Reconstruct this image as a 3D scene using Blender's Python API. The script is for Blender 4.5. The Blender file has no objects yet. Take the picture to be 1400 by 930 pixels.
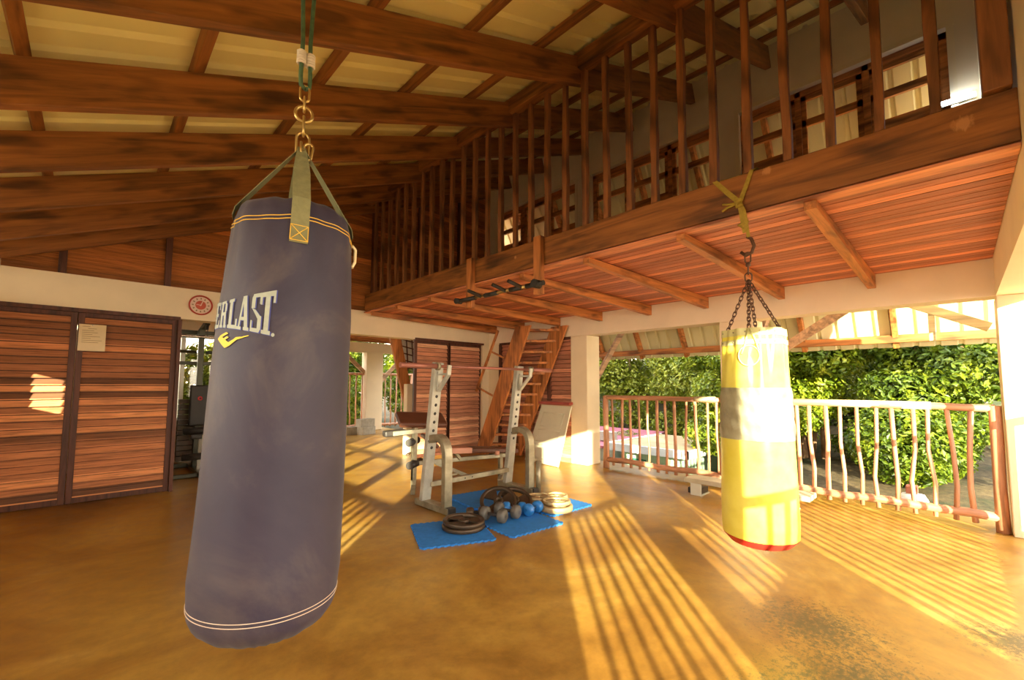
import bpy, bmesh, math, random
from mathutils import Vector as V, Matrix
from math import sin, cos, pi, radians as R
random.seed(7)
SC = bpy.context.scene
COL = SC.collection

# ------------------------------------------------------------------ helpers
class MB:
    """collects shapes, build() links them as ONE mesh object"""
    def __init__(s): s.v = []; s.f = []; s.smooth = []
    def add(s, vs, fs, smooth=False):
        o = len(s.v); s.v += [tuple(v) for v in vs]
        s.f += [tuple(i + o for i in f) for f in fs]; s.smooth += [smooth] * len(fs)
        return s
    def box(s, a, b):
        x0, y0, z0 = a; x1, y1, z1 = b
        if x0 > x1: x0, x1 = x1, x0
        if y0 > y1: y0, y1 = y1, y0
        if z0 > z1: z0, z1 = z1, z0
        return s.add([(x0,y0,z0),(x1,y0,z0),(x1,y1,z0),(x0,y1,z0),(x0,y0,z1),(x1,y0,z1),(x1,y1,z1),(x0,y1,z1)],
                     [(0,3,2,1),(4,5,6,7),(0,1,5,4),(1,2,6,5),(2,3,7,6),(3,0,4,7)])
    def beam(s, p, q, w, h, up=(0,0,1)):
        """box section w (sideways) x h (along up) from p to q"""
        p, q, up = V(p), V(q), V(up); d = (q - p).normalized()
        sd = d.cross(up).normalized(); u = sd.cross(d).normalized()
        vs = []
        for c in (p, q):
            for a, b in ((-1,-1),(1,-1),(1,1),(-1,1)): vs.append(c + sd * (a*w/2) + u * (b*h/2))
        return s.add(vs, [(3,2,1,0),(4,5,6,7),(0,1,5,4),(1,2,6,5),(2,3,7,6),(3,0,4,7)])
    def tube(s, pts, r, n=10, cap=True, closed=False):
        pts = [V(p) for p in pts]; m = len(pts)
        rs = r if isinstance(r, (list, tuple)) else [r] * m
        vs = []; prev = None
        for i, p in enumerate(pts):
            if closed: t = (pts[(i+1) % m] - pts[i-1]).normalized()
            else: t = (pts[min(i+1, m-1)] - pts[max(i-1, 0)]).normalized()
            if prev is None:
                prev = t.orthogonal().normalized()
            prev = (prev - t * prev.dot(t)).normalized(); b = t.cross(prev)
            for k in range(n):
                a = 2*pi*k/n; vs.append(p + (prev*cos(a) + b*sin(a)) * rs[i])
        fs = []
        for i in range(m if closed else m-1):
            j = (i+1) % m
            for k in range(n):
                l = (k+1) % n; fs.append((i*n+k, i*n+l, j*n+l, j*n+k))
        s.add(vs, fs, True)
        if cap and not closed:
            o = len(s.v) - m*n
            s.f.append(tuple(o + k for k in reversed(range(n)))); s.smooth.append(False)
            s.f.append(tuple(o + (m-1)*n + k for k in range(n))); s.smooth.append(False)
        return s
    def lathe(s, prof, c=(0,0,0), axis=(0,0,1), n=32, smooth=True, x=None):
        """prof [(r,z)] swept about axis through c"""
        c = V(c); ax = V(axis).normalized(); e = (V(x) if x else ax.orthogonal()).normalized(); g = ax.cross(e)
        vs = []; fs = []
        for r, z in prof:
            for k in range(n):
                a = 2*pi*k/n; vs.append(c + ax*z + (e*cos(a) + g*sin(a))*r)
        for i in range(len(prof)-1):
            for k in range(n):
                l = (k+1) % n; fs.append((i*n+k, i*n+l, (i+1)*n+l, (i+1)*n+k))
        return s.add(vs, fs, smooth)
    def prism(s, poly, off):
        """poly = list of 3d points, extruded by off"""
        off = V(off); n = len(poly); vs = [V(p) for p in poly] + [V(p) + off for p in poly]
        fs = [tuple(reversed(range(n))), tuple(range(n, 2*n))] + [(i, (i+1) % n, n+(i+1) % n, n+i) for i in range(n)]
        return s.add(vs, fs)
    def build(s, name, mat, parent=None, loc=(0,0,0), bevel=0, solid=0, parent_loc=None):
        me = bpy.data.meshes.new(name)
        L = V(loc); me.from_pydata([tuple(V(v) - L) for v in s.v], [], s.f); me.update()
        bm = bmesh.new(); bm.from_mesh(me); bmesh.ops.recalc_face_normals(bm, faces=bm.faces); bm.to_mesh(me); bm.free()
        for p, sm in zip(me.polygons, s.smooth): p.use_smooth = sm
        o = bpy.data.objects.new(name, me); COL.objects.link(o)
        me.materials.append(mat)
        o.location = L
        if parent is not None:
            o.parent = parent
            o.location = L - world_loc(parent)
        if bevel:
            b = o.modifiers.new('bevel', 'BEVEL'); b.width = bevel; b.segments = 2; b.limit_method = 'ANGLE'; b.angle_limit = R(40)
        if solid:
            b = o.modifiers.new('solid', 'SOLIDIFY'); b.thickness = solid; b.offset = 0
        return o
def world_loc(o):
    l = V((0,0,0))
    while o is not None: l += o.location; o = o.parent
    return l
def tag(o, label, cat, group=None, kind=None):
    o['label'] = label; o['category'] = cat
    if group: o['group'] = group
    if kind: o['kind'] = kind
    return o
def struct(o): o['kind'] = 'structure'; return o
def thing(name, loc, label, cat, group=None):
    o = bpy.data.objects.new(name, None); COL.objects.link(o); o.location = loc; o.empty_display_size = .1
    return tag(o, label, cat, group)
def dup(root, loc, label=None, rotz=None):
    r = root.copy(); COL.objects.link(r); r.location = loc
    if rotz is not None: r.rotation_euler[2] = rotz
    if label: r['label'] = label
    for ch in list(root.children):
        c = ch.copy(); COL.objects.link(c); c.parent = r
        for g in ch.children:
            d = g.copy(); COL.objects.link(d); d.parent = c
    return r

# ------------------------------------------------------------------ materials
def newmat(name):
    m = bpy.data.materials.new(name); m.use_nodes = True; nt = m.node_tree
    for n in list(nt.nodes): nt.nodes.remove(n)
    out = nt.nodes.new('ShaderNodeOutputMaterial'); b = nt.nodes.new('ShaderNodeBsdfPrincipled')
    nt.links.new(b.outputs[0], out.inputs[0])
    return m, nt, b
def ramp(nt, src, stops):
    r = nt.nodes.new('ShaderNodeValToRGB'); e = r.color_ramp.elements
    while len(e) < len(stops): e.new(.5)
    for k, (p, c) in enumerate(stops): e[k].position = p; e[k].color = (*c, 1)
    nt.links.new(src, r.inputs[0]); return r
def coords(nt, scale=(1,1,1), kind='Object'):
    t = nt.nodes.new('ShaderNodeTexCoord'); mp = nt.nodes.new('ShaderNodeMapping'); mp.inputs['Scale'].default_value = scale
    nt.links.new(t.outputs[kind], mp.inputs[0])
    return mp
def noise(nt, vec, scale, detail=4, rough=.55, dist=0):
    n = nt.nodes.new('ShaderNodeTexNoise'); n.inputs['Scale'].default_value = scale; n.inputs['Detail'].default_value = detail
    n.inputs['Roughness'].default_value = rough; n.inputs['Distortion'].default_value = dist
    nt.links.new(vec.outputs[0], n.inputs['Vector']); return n
def bump(nt, b, src, strength, dist=.01):
    n = nt.nodes.new('ShaderNodeBump'); n.inputs['Strength'].default_value = strength; n.inputs['Distance'].default_value = dist
    nt.links.new(src, n.inputs['Height']); nt.links.new(n.outputs[0], b.inputs['Normal']); return n
def mul(c, k): return tuple(min(1, x*k) for x in c)
def plain(name, c, rough=.5, metal=0, var=.12, nscale=6, bmp=0, spec=None):
    m, nt, b = newmat(name); mp = coords(nt); n = noise(nt, mp, nscale)
    r = ramp(nt, n.outputs[0], [(.3, mul(c, 1-var)), (.7, mul(c, 1+var))])
    nt.links.new(r.outputs[0], b.inputs['Base Color']); b.inputs['Roughness'].default_value = rough; b.inputs['Metallic'].default_value = metal
    if spec is not None: b.inputs['Specular IOR Level'].default_value = spec
    if bmp: bump(nt, b, n.outputs[0], bmp)
    return m
def wood(name, c, axis='x', rough=.55, dark=.45, knots=True, rnd=True):
    sc = {'x': (1,14,14), 'y': (14,1,14), 'z': (14,14,1)}[axis]
    m, nt, b = newmat(name); mp = coords(nt, sc)
    if rnd:
        oi = nt.nodes.new('ShaderNodeObjectInfo'); ml = nt.nodes.new('ShaderNodeMath'); ml.operation = 'MULTIPLY'; ml.inputs[1].default_value = 40
        nt.links.new(oi.outputs['Random'], ml.inputs[0]); nt.links.new(ml.outputs[0], mp.inputs['Location'])
    n = noise(nt, mp, 1.3, 6, .6, .6)
    r = ramp(nt, n.outputs[0], [(.30, mul(c, dark*.8)), (.5, mul(c,.95)), (.72, mul(c, 1.45))])
    last = r.outputs[0]
    if knots:
        mp2 = coords(nt, {'x': (1.4,5,5), 'y': (5,1.4,5), 'z': (5,5,1.4)}[axis]); vo = nt.nodes.new('ShaderNodeTexNoise'); vo.inputs['Scale'].default_value = 1.6; vo.inputs['Detail'].default_value = 2
        nt.links.new(mp2.outputs[0], vo.inputs['Vector'])
        r2 = ramp(nt, vo.outputs[0], [(.30, (.22,.18,.18)), (.46, (1,1,1))])
        mx = nt.nodes.new('ShaderNodeMix'); mx.data_type = 'RGBA'; mx.blend_type = 'MULTIPLY'; mx.inputs[0].default_value = .8
        nt.links.new(last, mx.inputs[6]); nt.links.new(r2.outputs[0], mx.inputs[7]); last = mx.outputs[2]
    nt.links.new(last, b.inputs['Base Color']); b.inputs['Roughness'].default_value = rough
    bump(nt, b, n.outputs[0], .25, .004)
    return m

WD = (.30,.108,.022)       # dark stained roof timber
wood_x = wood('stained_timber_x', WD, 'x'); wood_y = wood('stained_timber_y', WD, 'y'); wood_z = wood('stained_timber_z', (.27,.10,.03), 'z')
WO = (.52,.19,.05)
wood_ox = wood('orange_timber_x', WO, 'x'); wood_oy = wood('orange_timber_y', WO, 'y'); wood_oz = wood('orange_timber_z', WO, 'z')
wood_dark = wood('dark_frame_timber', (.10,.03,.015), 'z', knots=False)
white = plain('painted_masonry', (.84,.70,.49), .7, var=.05, nscale=2.5, bmp=.05)
white_in = plain('painted_masonry_grey', (.86,.72,.54), .75, var=.06, nscale=2, bmp=.05)

def boards_mat(name, c, period, axis='z', grain='x', dark=.35, contrast=1.0, seed=0):
    """horizontal boards: every board its own tone, fine grain"""
    m, nt, b = newmat(name)
    t = nt.nodes.new('ShaderNodeTexCoord'); sp = nt.nodes.new('ShaderNodeSeparateXYZ'); nt.links.new(t.outputs['Object'], sp.inputs[0])
    d = nt.nodes.new('ShaderNodeMath'); d.operation = 'DIVIDE'; d.inputs[1].default_value = period; nt.links.new(sp.outputs['XYZ'.index(axis.upper())], d.inputs[0])
    fl = nt.nodes.new('ShaderNodeMath'); fl.operation = 'FLOOR'; nt.links.new(d.outputs[0], fl.inputs[0])
    ad = nt.nodes.new('ShaderNodeMath'); ad.operation = 'ADD'; ad.inputs[1].default_value = seed; nt.links.new(fl.outputs[0], ad.inputs[0])
    wn = nt.nodes.new('ShaderNodeTexWhiteNoise'); wn.noise_dimensions = '1D'; nt.links.new(ad.outputs[0], wn.inputs['W'])
    r = ramp(nt, wn.outputs['Value'], [(0, mul(c, dark)), (.35, mul(c, .7)), (.65, c), (1, mul(c, 1.5*contrast))])
    mp = coords(nt, {'x': (1.6,34,34), 'y': (34,1.6,34)}[grain]); n = noise(nt, mp, 2, 7, .65, .3)
    r2 = ramp(nt, n.outputs[0], [(.3, (.35,.30,.28)), (.55, (1,1,1))])
    mx = nt.nodes.new('ShaderNodeMix'); mx.data_type = 'RGBA'; mx.blend_type = 'MULTIPLY'; mx.inputs[0].default_value = .85
    nt.links.new(r.outputs[0], mx.inputs[6]); nt.links.new(r2.outputs[0], mx.inputs[7])
    nt.links.new(mx.outputs[2], b.inputs['Base Color']); b.inputs['Roughness'].default_value = .6
    bump(nt, b, n.outputs[0], .4, .006)
    return m
clad_left = boards_mat('door_boards', (.66,.25,.10), .0725, 'z', 'x', .28, 1.15, 3)
clad_mid = boards_mat('door_boards_red', (.84,.38,.22), .0725, 'z', 'x', .6, 1.1, 11)
clad_gable = boards_mat('gable_boards', (.60,.21,.05), .085, 'z', 'x', .5)
clad_back = boards_mat('back_boards', (.68,.29,.17), .0725, 'z', 'y', .65, 1.1, 5)
deck_under = boards_mat('mezzanine_boards', (.68,.22,.11), .097, 'x', 'y', .72, 1.1, 9)

def floor_mat():
    m, nt, b = newmat('polished_concrete'); mp = coords(nt)
    n = noise(nt, mp, .9, 8, .62, .8)
    r = ramp(nt, n.outputs[0], [(.30, (.19,.085,.014)), (.43, (.35,.175,.028)), (.56, (.46,.26,.045)), (.72, (.60,.40,.12))])
    n2 = noise(nt, mp, 9, 6, .7)
    r2 = ramp(nt, n2.outputs[0], [(.35, (.62,.58,.52)), (.6, (1,1,1))])
    mx = nt.nodes.new('ShaderNodeMix'); mx.data_type = 'RGBA'; mx.blend_type = 'MULTIPLY'; mx.inputs[0].default_value = .7
    nt.links.new(r.outputs[0], mx.inputs[6]); nt.links.new(r2.outputs[0], mx.inputs[7])
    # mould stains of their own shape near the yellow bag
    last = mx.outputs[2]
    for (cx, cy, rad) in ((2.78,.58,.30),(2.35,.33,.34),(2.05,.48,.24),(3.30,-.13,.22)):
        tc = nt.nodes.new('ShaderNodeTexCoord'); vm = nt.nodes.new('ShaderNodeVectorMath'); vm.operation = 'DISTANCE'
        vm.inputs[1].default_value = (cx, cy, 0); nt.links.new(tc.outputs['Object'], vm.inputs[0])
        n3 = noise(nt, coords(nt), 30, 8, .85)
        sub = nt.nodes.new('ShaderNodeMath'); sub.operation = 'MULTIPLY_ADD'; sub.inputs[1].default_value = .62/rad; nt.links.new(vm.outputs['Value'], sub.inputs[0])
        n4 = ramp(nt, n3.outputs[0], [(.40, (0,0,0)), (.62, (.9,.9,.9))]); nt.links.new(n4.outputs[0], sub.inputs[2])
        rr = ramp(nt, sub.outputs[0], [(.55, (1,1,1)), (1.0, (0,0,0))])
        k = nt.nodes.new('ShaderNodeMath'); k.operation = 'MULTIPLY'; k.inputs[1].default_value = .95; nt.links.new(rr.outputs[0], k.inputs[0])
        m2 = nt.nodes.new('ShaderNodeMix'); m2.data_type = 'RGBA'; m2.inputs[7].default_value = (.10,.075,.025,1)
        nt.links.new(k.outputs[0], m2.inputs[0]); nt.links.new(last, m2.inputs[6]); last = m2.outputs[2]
    nt.links.new(last, b.inputs['Base Color'])
    r3 = ramp(nt, n2.outputs[0], [(.3, (.30,.30,.30)), (.7, (.46,.46,.46))]); nt.links.new(r3.outputs[0], b.inputs['Roughness'])
    bump(nt, b, n2.outputs[0], .06, .003)
    return m
m_floor = floor_mat()
m_sheet = plain('roofing_sheet_inside', (.92,.80,.34), .40, var=.10, nscale=1.2)
m_sheet_out = plain('roofing_sheet_porch', (.80,.74,.46), .5, var=.10, nscale=1.2)
m_steel = plain('galvanised_steel', (.55,.53,.46), .35, .8, .15, 14)
m_grey_steel = plain('grey_painted_steel', (.50,.50,.44), .42, .25, .18, 9)
m_rust = plain('worn_steel_tube', (.34,.31,.22), .4, .5, .35, 7)
m_black = plain('black_rubber', (.03,.025,.022), .5, 0, .2)
m_chrome = plain('chrome', (.75,.70,.60), .18, 1, .05)
m_blue = plain('blue_foam', (.02,.20,.62), .75, 0, .12, 25, .2)
m_bluedb = plain('blue_vinyl', (.02,.17,.50), .35, 0, .1)
m_greydb = plain('grey_dumbbell_vinyl', (.11,.10,.085), .5, 0, .12)
m_iron = plain('cast_iron', (.075,.05,.03), .42, .45, .25, 12)
m_brass = plain('brassy_iron', (.50,.36,.18), .42, .3, .2, 12)
m_vinyl = plain('dark_bench_vinyl', (.12,.045,.025), .4, 0, .15)
m_pinkpad = plain('pink_bench_cover', (.62,.30,.20), .6, 0, .1)
m_bar = plain('bar_steel', (.42,.17,.13), .4, .4, .15)
m_web = plain('grey_green_webbing', (.20,.19,.085), .8, 0, .12, 60, .3)
m_thread = plain('yellow_thread', (.80,.50,.06), .6)
m_white_th = plain('pale_thread', (.62,.48,.36), .6)
m_rope = plain('green_rope', (.05,.10,.04), .7, 0, .3, 60)
m_cord = plain('white_cord', (.70,.62,.50), .8)
m_chain = plain('rusty_chain', (.13,.07,.045), .5, .6, .3, 30)
m_gold = plain('brass_chain', (.55,.40,.15), .3, .9, .1)
m_strap = plain('yellow_strap', (.42,.30,.04), .75, 0, .15, 50)
m_letter = plain('printed_white', (.33,.36,.30), .6, 0, .1, 60)
m_letter_y = plain('printed_yellow', (.62,.50,.03), .6)
m_letter_b = plain('printed_blue', (.05,.06,.25), .6)
m_clock_r = plain('clock_red', (.50,.05,.02), .4); m_clock_f = plain('clock_face', (.80,.62,.50), .4, var=.03); m_clock_c = plain('clock_centre', (.60,.08,.03), .4)
m_paper = plain('paper_sleeve', (.72,.55,.30), .25, var=.05); m_ink = plain('ink', (.25,.15,.05), .7)
m_doorp = plain('cream_door_paint', (.72,.68,.50), .5, var=.04)
m_shelf = plain('red_shelf', (.35,.06,.04), .5)
m_stick = wood('railing_pole_wood', (.60,.30,.17), 'z', .5, .6, False)
m_stick_y = wood('railing_rail_wood', (.60,.30,.17), 'y', .5, .6, False)
m_stick_pale = wood('railing_pale_wood', (.72,.60,.36), 'y', .5, .75, False)
m_block = plain('concrete_block', (.42,.38,.30), .9, 0, .15, 12, .3)
m_gymframe = plain('dark_green_gym_frame', (.055,.055,.03), .35, .3, .2)
m_gymred = plain('red_badge', (.55,.03,.04), .5)
m_alum = plain('pale_aluminium', (.70,.70,.60), .4, .3, .05)
m_shedw = plain('pale_green_wall', (.50,.72,.50), .7); m_shedd = plain('dark_green_door', (.03,.22,.14), .6); m_shedroof = plain('brown_shed_roof', (.33,.24,.12), .8)
m_fascia = plain('white_fascia', (.82,.85,.80), .6); m_redroof = plain('maroon_roof', (.26,.07,.09), .7)
m_bark = plain('bark', (.25,.15,.08), .9, 0, .3, 10, .4)

def leaf_mat(name, c1, c2, c3):
    m, nt, b = newmat(name); mp = coords(nt)
    n = noise(nt, mp, 3.5, 8, .8)
    r = ramp(nt, n.outputs[0], [(.36, c1), (.5, c2), (.62, c3)])
    nt.links.new(r.outputs[0], b.inputs['Base Color']); b.inputs['Roughness'].default_value = .45
    tr = nt.nodes.new('ShaderNodeBsdfTranslucent'); nt.links.new(r.outputs[0], tr.inputs[0])
    mx = nt.nodes.new('ShaderNodeMixShader'); mx.inputs[0].default_value = .35
    out = [x for x in nt.nodes if x.type == 'OUTPUT_MATERIAL'][0]
    nt.links.new(b.outputs[0], mx.inputs[1]); nt.links.new(tr.outputs[0], mx.inputs[2]); nt.links.new(mx.outputs[0], out.inputs[0])
    return m
leaf_a = leaf_mat('leaf_bright', (.03,.07,.003), (.17,.24,.008), (.48,.50,.03))
leaf_b = leaf_mat('leaf_deep', (.018,.05,.003), (.10,.16,.007), (.32,.38,.02))
leaf_c = leaf_mat('leaf_yellow', (.06,.09,.005), (.22,.26,.015), (.46,.44,.05))
def ground_mat():
    m, nt, b = newmat('hillside_soil'); mp = coords(nt); n = noise(nt, mp, 1.2, 8, .7); n2 = noise(nt, mp, 14, 6, .7)
    r = ramp(nt, n.outputs[0], [(.35, (.04,.055,.01)), (.5, (.11,.08,.03)), (.7, (.22,.15,.06))])
    r2 = ramp(nt, n2.outputs[0], [(.35, (.35,.3,.25)), (.65, (1,1,1))])
    mx = nt.nodes.new('ShaderNodeMix'); mx.data_type = 'RGBA'; mx.blend_type = 'MULTIPLY'; mx.inputs[0].default_value = .8
    nt.links.new(r.outputs[0], mx.inputs[6]); nt.links.new(r2.outputs[0], mx.inputs[7]); nt.links.new(mx.outputs[2], b.inputs['Base Color'])
    b.inputs['Roughness'].default_value = .95; bump(nt, b, n2.outputs[0], .5, .03)
    return m
m_ground = ground_mat()
def glass_mat():
    m, nt, b = newmat('window_glass')
    b.inputs['Base Color'].default_value = (1,1,1,1); b.inputs['Roughness'].default_value = .02; b.inputs['Transmission Weight'].default_value = 1; b.inputs['IOR'].default_value = 1.02
    tr = nt.nodes.new('ShaderNodeBsdfTransparent'); gl = nt.nodes.new('ShaderNodeBsdfGlossy'); gl.inputs['Roughness'].default_value = .03
    mx = nt.nodes.new('ShaderNodeMixShader'); mx.inputs[0].default_value = .06
    out = [x for x in nt.nodes if x.type == 'OUTPUT_MATERIAL'][0]
    nt.links.new(tr.outputs[0], mx.inputs[1]); nt.links.new(gl.outputs[0], mx.inputs[2]); nt.links.new(mx.outputs[0], out.inputs[0])
    return m
m_glass = glass_mat()

# ------------------------------------------------------------------ room dimensions
XW, YW = 5.56, 6.40         # inner faces of the railing-side wall and of the gym-door wall
YR = -.25                   # inner face of the wall on the camera's right
XO = -1.15                  # low open side behind the camera
ZB, ZT = 2.03, 2.36         # painted ring beam
RS, RZ = .403, 2.722        # rafter slope, underside at x=0
rz = lambda x: RZ + RS*x

# floor slab
struct(MB().box((-1.5,-.95,-.25), (6.1,11.7,0)).build('floor', m_floor))

# gym-door wall (y = YW): ring beam, corner pier, masonry at far left, upper boarded gable
w = MB()
w.box((-1.4,YW,ZB-.02), (5.9,YW+.22,ZT+.02))
w.box((5.40,YW,0), (5.90,YW+.22,ZB))
w.box((-1.4,YW,0), (-.92,YW+.22,ZB)); w.box((-1.4,YW,ZT), (-.70,YW+.22,2.62))
struct(w.build('wall_left', white))
g = MB(); x0 = -.70
nb = 40
for k in range(nb):                    # lapped gable boards
    z0 = ZT + k*.085; z1 = z0 + .09
    xs = max(x0, (z0 - RZ - .22)/RS)
    if xs > 5.7: break
    g.box((xs,YW+.10,z0), (5.7,YW+.135,z1))
    g.add([(xs,YW+.10,z0),(5.7,YW+.10,z0),(5.7,YW+.082,z0),(xs,YW+.082,z0),(xs,YW+.10,z1),(5.7,YW+.10,z1)], [(0,1,2,3),(3,2,5,4),(0,3,4),(1,5,2)])
struct(g.build('wall_gable', clad_gable))
for k, xx in enumerate((-.28,.58,1.45,2.3,3.15,4.0,4.85)):
    struct(MB().box((xx-.03,YW+.02,ZT+.02), (xx+.03,YW+.085,rz(xx)+.03)).build('trim_%d' % (k+1), wood_dark))

# railing-side wall (x = XW): ring beam and upper wall with three window openings
w = MB()
w.box((XW,-.6,ZB), (XW+.24,YW+.2,ZT))
wins = [(-.07,1.75), (2.03,3.96), (4.26,6.18)]      # y extents, z 3.35..4.60
WZ0, WZ1 = 3.30, 4.60
prev = YR-.15
for a, b_ in wins:
    w.box((XW,prev,ZT), (XW+.16,a,5.32)); w.box((XW,a,ZT), (XW+.16,b_,WZ0)); w.box((XW,a,WZ1), (XW+.16,b_,5.32)); prev = b_
w.box((XW,prev,ZT), (XW+.16,YW+.2,5.32))
struct(w.build('wall_right', white_in))
for k, (a, b_) in enumerate(wins):
    fr = MB()
    xf = XW+.07
    fr.box((xf,a,WZ1-.07), (xf+.06,b_,WZ1)); fr.box((xf,a,WZ0), (xf+.06,b_,WZ0+.07))
    n = 3
    for i in range(n+1):
        yy = a + (b_-a)*i/n; yy = min(max(yy, a+.03), b_-.03); fr.box((xf,yy-.03,WZ0), (xf+.06,yy+.03,WZ1))
    o = struct(fr.build('window_%d' % (k+1), wood_oy if k != 1 else wood_oy, bevel=.004))
    rv = MB(); rv.box((XW-.012,a-.05,WZ1-.005), (XW+.02,b_+.05,WZ1+.045)); rv.box((XW-.012,b_-.005,WZ0), (XW+.02,b_+.045,WZ1)); rv.box((XW-.012,a-.045,WZ0), (XW+.02,a+.005,WZ1))
    rv.build('window_trim', white, o)
    for i in range(n):
        ya = a + (b_-a)*i/n + .03; yb = a + (b_-a)*(i+1)/n - .03
        sash = MB()
        for (p, q) in (((ya,WZ0+.07),(ya+.05,WZ1-.07)), ((yb-.05,WZ0+.07),(yb,WZ1-.07)), ((ya,WZ1-.13),(yb,WZ1-.07)), ((ya,4.17),(yb,4.25)), ((ya,WZ0+.07),(yb,WZ0+.13))):
            sash.box((xf+.012,p[0],p[1]), (xf+.05,q[0],q[1]))
        if (i + k) % 2 == 0: sash.box((xf+.02,ya+.05,WZ0+.13), (xf+.04,yb-.05,3.95))     # solid lower panel
        s_ = sash.build('sash', wood_oy, o, bevel=.003)
        MB().box((xf+.028,ya+.05,WZ0+.13), (xf+.032,yb-.05,WZ1-.13)).build('pane', m_glass, o)

# wall on the camera's right: ring beam, upper wall, corner masonry behind the camera
w = MB()
w.box((-1.4,-.60,ZB), (XW,YR,ZT))
def gpoly(y, t, x0, x1, zb):
    return [(x0,y,zb),(x1,y,zb),(x1,y,rz(x1)+.27),(x0,y,rz(x0)+.27)]
w.prism(gpoly(YR, .15, XO, XW, ZT), (0,-.2,0))
struct(w.build('wall_front', white))
def column(x0, y0, x1, y1, label, z1=ZB, z0=0, grp='white masonry columns'):
    o = MB().box((x0,y0,z0), (x1,y1,z1)).build('column', white, loc=((x0+x1)/2,(y0+y1)/2,z0), bevel=.008)
    return tag(o, label, 'column', grp)
column(XW, 4.06, XW+.34, 4.38, 'white square column at the end of the railing beside the leaning cream door')
column(XW, 1.66, XW+.34, 2.05, 'white square column hidden mostly behind the hanging yellow punching bag')
column(XW, -.60, XW+.34, YR, 'white square column at the right edge of the terrace, sunlit')
column(.83, -.78, 1.06, -.605, 'white column of the open side beside the viewer')
column(1.86, -.78, 2.36, -.605, 'wide white pier of the open side beside the viewer')
column(4.89, -.66, 5.03, -.605, 'white column just outside the right edge of the view')
cw = MB(); cw.box((-1.45,-.75,0), (-.39,-.58,ZB)); cw.box((-1.45,-.9,0), (XO,.5,ZB)); cw.box((-1.45,.5,0), (XO,1.55,.66)); cw.box((-1.45,-.9,ZB), (XO,YW+.2,2.12)); cw.box((-1.45,4.0,0), (XO,5.26,ZB)); cw.box((-1.22,1.55,0), (XO,4.0,1.12)); cw.box((-1.22,1.55,1.12), (XO,1.70,ZB)); cw.box((-1.22,2.42,1.12), (XO,2.54,ZB)); cw.box((-1.22,3.2,1.12), (XO,3.3,ZB)); cw.box((-1.22,1.55,1.50), (XO,4.0,1.56)); cw.box((1.06,-.76,0), (1.86,-.68,.50))
cw.box((-1.45,5.26,0), (XO,5.76,1.22)); cw.box((-1.45,5.26,1.66), (XO,5.76,ZB)); cw.box((-1.45,5.76,0), (XO,YW+.2,ZB))
struct(cw.build('wall_back', white))

# ------------------------------------------------------------------ gym doors (lapped board panels)
def board_door(name, x0, x1, z1, mat, framew=.05, lap=.0725):
    fr = MB(); y = YW+.05
    fr.box((x0,y,0), (x0+framew,y+.05,z1)); fr.box((x1-framew,y,0), (x1,y+.05,z1)); fr.box((x0+framew,y,z1-.06), (x1-framew,y+.05,z1)); fr.box((x0+framew,y,.003), (x1-framew,y+.05,.06))
    o = struct(fr.build(name, wood_dark, bevel=.003))
    bd = MB(); n = int(round((z1-.12)/lap)); lap = (z1-.12)/n; y2 = y+.03
    for k in range(n):
        z = .06 + k*lap; rr = random.uniform(-.003,.003); zt = z+lap-.009
        vs = [(x0+framew,y2-.030+rr,z),(x1-framew,y2-.030-rr,z),(x1-framew,y2-.006,zt),(x0+framew,y2-.006,zt)]
        vs += [(x0+framew,y2+.010,z),(x1-framew,y2+.010,z),(x1-framew,y2+.010,zt),(x0+framew,y2+.010,zt)]
        bd.add(vs, [(0,1,2,3),(7,6,5,4),(0,4,5,1),(1,5,6,2),(2,6,7,3),(3,7,4,0)])
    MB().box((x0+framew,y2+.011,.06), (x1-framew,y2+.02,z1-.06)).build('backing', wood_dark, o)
    bd.build('boards', mat, o)
    return o
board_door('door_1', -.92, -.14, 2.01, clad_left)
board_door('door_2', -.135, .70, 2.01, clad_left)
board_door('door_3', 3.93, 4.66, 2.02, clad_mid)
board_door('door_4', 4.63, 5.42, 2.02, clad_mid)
tr = MB(); tr.box((-.92,YW-.012,1.99), (.72,YW+.05,2.03)); tr.box((.70,YW,0), (.735,YW+.1,2.0)); tr.box((3.90,YW-.012,2.0), (5.42,YW+.05,2.035))
struct(tr.build('trim_11', wood_dark))
# boarded wall behind the ladder
bd = MB()
for k in range(28):
    z = k*.0725
    bd.add([(XW-.002,4.38,z),(XW-.002,6.09,z),(XW+.022,6.09,z+.064),(XW+.022,4.38,z+.064),(XW+.07,4.38,z),(XW+.07,6.09,z),(XW+.07,6.09,z+.064),(XW+.07,4.38,z+.064)],
           [(0,1,2,3),(7,6,5,4),(0,4,5,1),(1,5,6,2),(2,6,7,3),(3,7,4,0)])
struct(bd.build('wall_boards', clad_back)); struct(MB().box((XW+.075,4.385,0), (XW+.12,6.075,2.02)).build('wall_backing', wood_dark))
struct(MB().box((XW,6.08,0), (XW+.22,YW,ZB)).build('wall_corner', white))
p = MB(); p.box((XW-.02,4.80,.98), (XW+.03,4.87,2.0)); p.box((XW-.01,4.38,1.985), (XW+.03,6.09,2.03)); p.box((XW-.02,6.03,0), (XW+.03,6.09,2.0))
struct(p.build('trim_12', wood_dark))

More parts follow.
